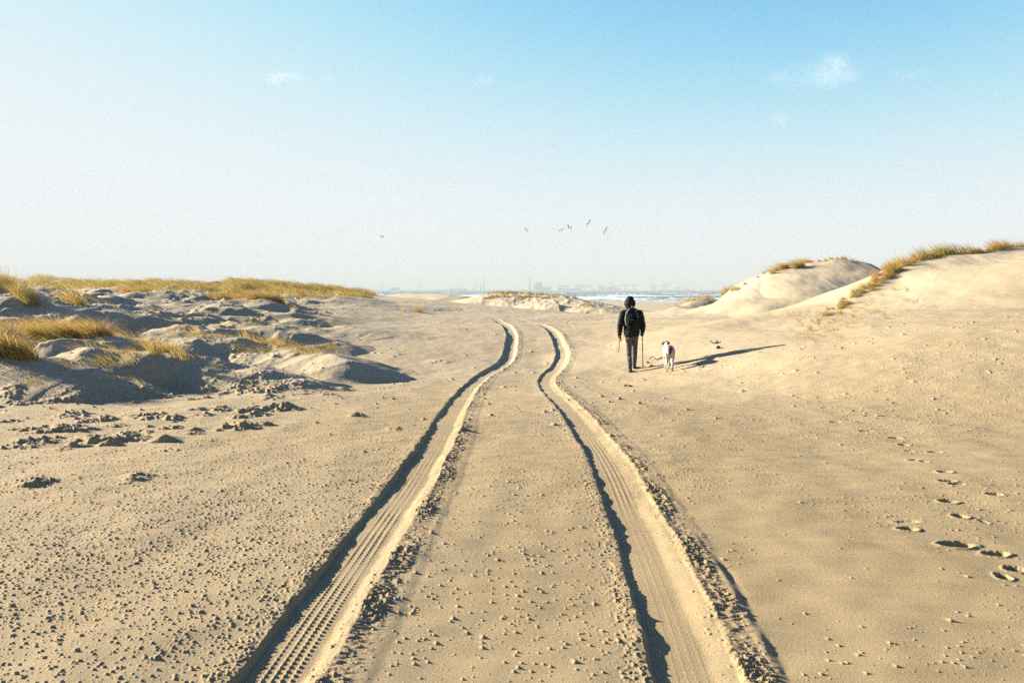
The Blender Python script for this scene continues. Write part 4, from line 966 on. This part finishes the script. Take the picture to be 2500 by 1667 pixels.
# ------------------------------------------------------------------ the dog
gd = ground(1638, 906, 10, 40); DX, DY, DZ = float(at(1631.5, 906, gd[1])[0]), float(gd[1]), float(gd[2])
print('dog', gd)
DR = -math.atan2(DX, DY)
def dz_(x, y): return float(big(np.array([DX + x * math.cos(DR) - y * math.sin(DR)]), np.array([DY + x * math.sin(DR) + y * math.cos(DR)]))[0]) - DZ
FE = [(-.040, .02), (.100, -.02), (-.085, .56), (.010, .50)]; fz = [dz_(*q) for q in FE]
def dogb(bm):
    tube(bm, [(.035, -.03, .50, .085, .10), (.035, .04, .53, .118, .125), (.015, .16, .53, .100, .115), (-.01, .30, .50, .118, .135), (-.03, .44, .48, .128, .155), (-.045, .56, .50, .105, .135), (-.05, .64, .54, .07, .10)], 22)
    tube(bm, [(-.045, .56, .56, .078, .095), (-.055, .68, .61, .062, .075), (-.062, .77, .645, .055, .062)], 16)
    ell(bm, (-.065, .82, .655), (.066, .082, .062)); tube(bm, [(-.10, .88, .645, .042, .040), (-.15, .97, .625, .030, .028), (-.165, 1.0, .618, .022, .02)], 12)
    ell(bm, (-.172, 1.015, .628), (.012, .012, .010))
    for sx, c in ((-1, (-.125, .79, .665)), (1, (.005, .79, .665))):     # hanging ears
        tube(bm, [(c[0] - sx * .012, c[1], c[2] + .02, .016, .022), (c[0] + sx * .018, c[1] - .008, c[2] + .005, .013, .030), (c[0] + sx * .032, c[1] - .012, c[2] - .03, .010, .022)], 10)
    for i, (hx, hy, hz) in enumerate(((-.030, .04, .50), (.100, .02, .50))):
        fx, fy = FE[i]; z_ = fz[i]
        tube(bm, [(hx, hy, hz, .070, .10), (hx - .003, hy + .06, .39, .060, .082), (fx, fy + .07, .31, .044, .055), (fx, fy - .035, .175 + z_, .025, .030), (fx, fy - .02, .06 + z_, .021, .023), (fx, fy, .03 + z_, .024, .024)], 14)
        tube(bm, [(fx, fy - .01, .018 + z_, .021, .016), (fx, fy + .045, .016 + z_, .025, .014)], 10)
    for i, (hx, hy, hz) in enumerate(((-.105, .52, .47), (.035, .50, .47))):
        fx, fy = FE[i + 2]; z_ = fz[i + 2]
        tube(bm, [(hx, hy, hz, .050, .075), (hx * .7 + fx * .3, hy - .03, .35, .036, .045), (fx, fy + .01, .22 + z_, .028, .030), (fx, fy + .0, .07 + z_, .022, .023), (fx, fy, .03 + z_, .024, .024)], 12)
        tube(bm, [(fx, fy - .005, .018 + z_, .021, .016), (fx, fy + .045, .016 + z_, .024, .014)], 10)
    tube(bm, [(.022, -.06, .60, .022), (.022, -.12, .56, .018), (.026, -.13, .49, .014), (.032, -.12, .42, .009), (.036, -.11, .39, .006)], 10)
def fur(V, N): return V + N * (vnoise(V[:, 0] * 60 + V[:, 1] * 20, V[:, 2] * 45, 705) * .006 + vnoise(V[:, 0] * 18, V[:, 2] * 14 + V[:, 1] * 12, 706) * .005)[:, None]
def dcol(V):
    c = np.tile(np.array([.35, .33, .30]), (len(V), 1)); n = vnoise(V[:, 0] * 14, V[:, 2] * 14 + V[:, 1] * 9, 701)
    x, y, z = V[:, 0], V[:, 1], V[:, 2]
    brown = np.array([.17, .065, .022]); dark = np.array([.035, .018, .010])
    p = np.sqrt(((x - .030) / .066)**2 + ((z - .565) / .105)**2) + .22 * n; k = (y < .16) & (p < 1)
    c[k] = brown
    k2 = (y < -.055) & (np.abs(x - .03) < .035) & (z < .62) & (z > .37); c[k2] = dark
    k3 = (y > .70) & (x < -.105) & (z > .6); c[k3] = brown
    k4 = (y > .72) & (y < .90) & (x > -.02) & (z > .61); c[k4] = dark
    k5 = (y > .72) & (y < .86) & (z > .675) & (n > .05); c[k5] = np.array([.22, .20, .19])
    pk_ = (z < .30) | (y < .02) & (z < .5) & (x > .07); c[pk_] = c[pk_] * np.array([1.0, .93, .88])
    k6 = z < .03 + np.interp(y, [0, .6], [0, max(fz[2:])]); c[k6] = c[k6] * .6
    nose = (y > 1.0); c[nose] = (.02, .02, .02)
    return c
DOGM, t_, b_ = M('dog_coat'); a__ = t_.nodes.new('ShaderNodeAttribute'); a__.attribute_name = 'Col'; t_.links.new(a__.outputs['Color'], b_.inputs['Base Color']); b_.inputs['Roughness'].default_value = .8
dog = fuse('dog', dogb, .006, DOGM, None, 3, fur, dcol)
dog.location = (DX, DY, DZ); dog.rotation_euler.z = DR; dog.scale = (DY / 18.75 * .96,) * 3; tag(dog, 'white dog with brown patch at the tail, walking away beside the person', 'dog')
curve_tube('collar', [(-.055 + .070 * math.cos(a), .70 + .01 * math.sin(a), .615 + .080 * math.sin(a)) for a in np.linspace(0, 2 * PI, 13)], .009, PACK, dog)
# ------------------------------------------------------------------ driftwood and weed
WOOD = plain('bleached_wood', (.52, .46, .38), .8, .2, 30); WEED = plain('dry_weed', (.05, .045, .035), .8, .3, 40); ROOT = plain('dry_root', (.42, .34, .22), .8, .2, 40)
def stick(px, py, pts, r, mat, label, cat, name, grp=None, Y=None):
    g = ground(px, py) if Y is None else None
    if g is None:
        p = at(px, py, Y); g = np.array([p[0], p[1], float(big(p[0:1], p[1:2])[0])])
    k = g[1] / FPX; P = []
    for (a, dy, h) in pts:
        x = g[0] + a * k; y = g[1] + dy; P.append((a * k, dy, float(big(np.array([x]), np.array([y]))[0]) - g[2] + h))
    o = curve_tube(name, P, r, mat, None, tuple(g), 7, 4); tag(o, label, cat, grp); return o
stick(560, 862, [(-16, 0, .0), (-6, .05, .03), (5, .05, .04), (11, .0, .10), (12, -.02, .17)], .016, WOOD, 'pale bleached branch with upturned end on the shaded left mound', 'branch', 'driftwood')
stick(215, 903, [(8 * math.cos(a), .03 * math.sin(a), .10 + .09 * math.sin(a)) for a in np.linspace(-1.5, 4.2, 12)], .005, ROOT, 'pale root curled into a ring below the big shaded hummock', 'root', 'curled_root')
stick(170, 893, [(-14, 0, .0), (-4, .05, .05), (6, 0, .06), (8, -.03, .01), (3, -.03, -.01)], .007, ROOT, 'pale hooked root poking out of the slope of the nearest left hummock', 'root', 'curled_root')
stick(95, 944, [(-10, 0, -.02), (-6, 0, .08), (4, 0, .16), (16, 0, .17)], .005, ROOT, 'thin arching stem over the clods at the lower left of the dunes', 'stem', 'dry_stem')
stick(505, 1045, [(-42, 0, .0), (-20, .0, .07), (-6, 0, .055), (0, 0, .0)], .003, ROOT, 'long thin bent stem arching over the open sand at left', 'stem', 'dry_stem')
stick(1600, 879, [(-12, .1, .02), (-4, .15, .07), (2, .0, .01), (12, .0, .01), (20, .15, .02)], .010, WEED, 'wavy strand of dark weed on the sand just left of the dog', 'seaweed', 'seaweed')
stick(1581, 887, [(-2, 0, .02), (0, 0, .03), (3, 0, .01)], .022, WEED, 'small dark lump of weed between the walking pole and the dog', 'seaweed', 'seaweed')
stick(1702, 893, [(-7, .2, .01), (0, .1, .02), (8, -.1, .0)], .010, WEED, 'short dark twig right of the dog\'s shadow', 'twig', 'twig')
stick(1715, 897, [(-6, .15, .02), (-2, -.05, .01), (6, .1, .03)], .010, WEED, 'small forked dark twig farther right of the dog', 'twig', 'twig')
stick(1745, 838, [(-6, .2, .05), (-4, -.1, .01), (6, .0, .01), (9, .2, .03)], .020, WEED, 'dark curled weed scrap on the rising sand upper right of the dog', 'seaweed', 'seaweed')
stick(1754, 852, [(-3, 0, .03), (0, .05, .05), (3, 0, .02)], .030, WEED, 'dark round clump of weed just below the curled weed scrap', 'seaweed', 'seaweed')
stick(1534, 944, [(-8, .1, .01), (-2, .1, .03), (5, 0, .01), (9, .1, .0)], .020, WEED, 'ragged dark scrap of weed on the sand in front of the walker', 'seaweed', 'seaweed')
stick(1385, 792, [(-3, 0, -.02), (-1, .05, .08), (5, .2, .14)], .012, WEED, 'thin dark forked twig at the far right wheel rut', 'twig', 'twig')
# ------------------------------------------------------------------ haze
bm = bmesh.new(); bbox(bm, -8450, 8450, -8450, 8450, -14, 150)
hz = bmobj('haze', bm, None); m = bpy.data.materials.new('haze'); m.cycles.homogeneous_volume = True; m.use_nodes = True; t = m.node_tree; t.nodes.clear()
out = t.nodes.new('ShaderNodeOutputMaterial'); v = t.nodes.new('ShaderNodeVolumePrincipled'); t.links.new(v.outputs[0], out.inputs['Volume'])
v.inputs['Color'].default_value = (.38, .42, .435, 1); v.inputs['Density'].default_value = .00024; v.inputs['Anisotropy'].default_value = .0
hz.data.materials.append(m); tag(hz, kind='stuff')
print('done', time.time() - T0)
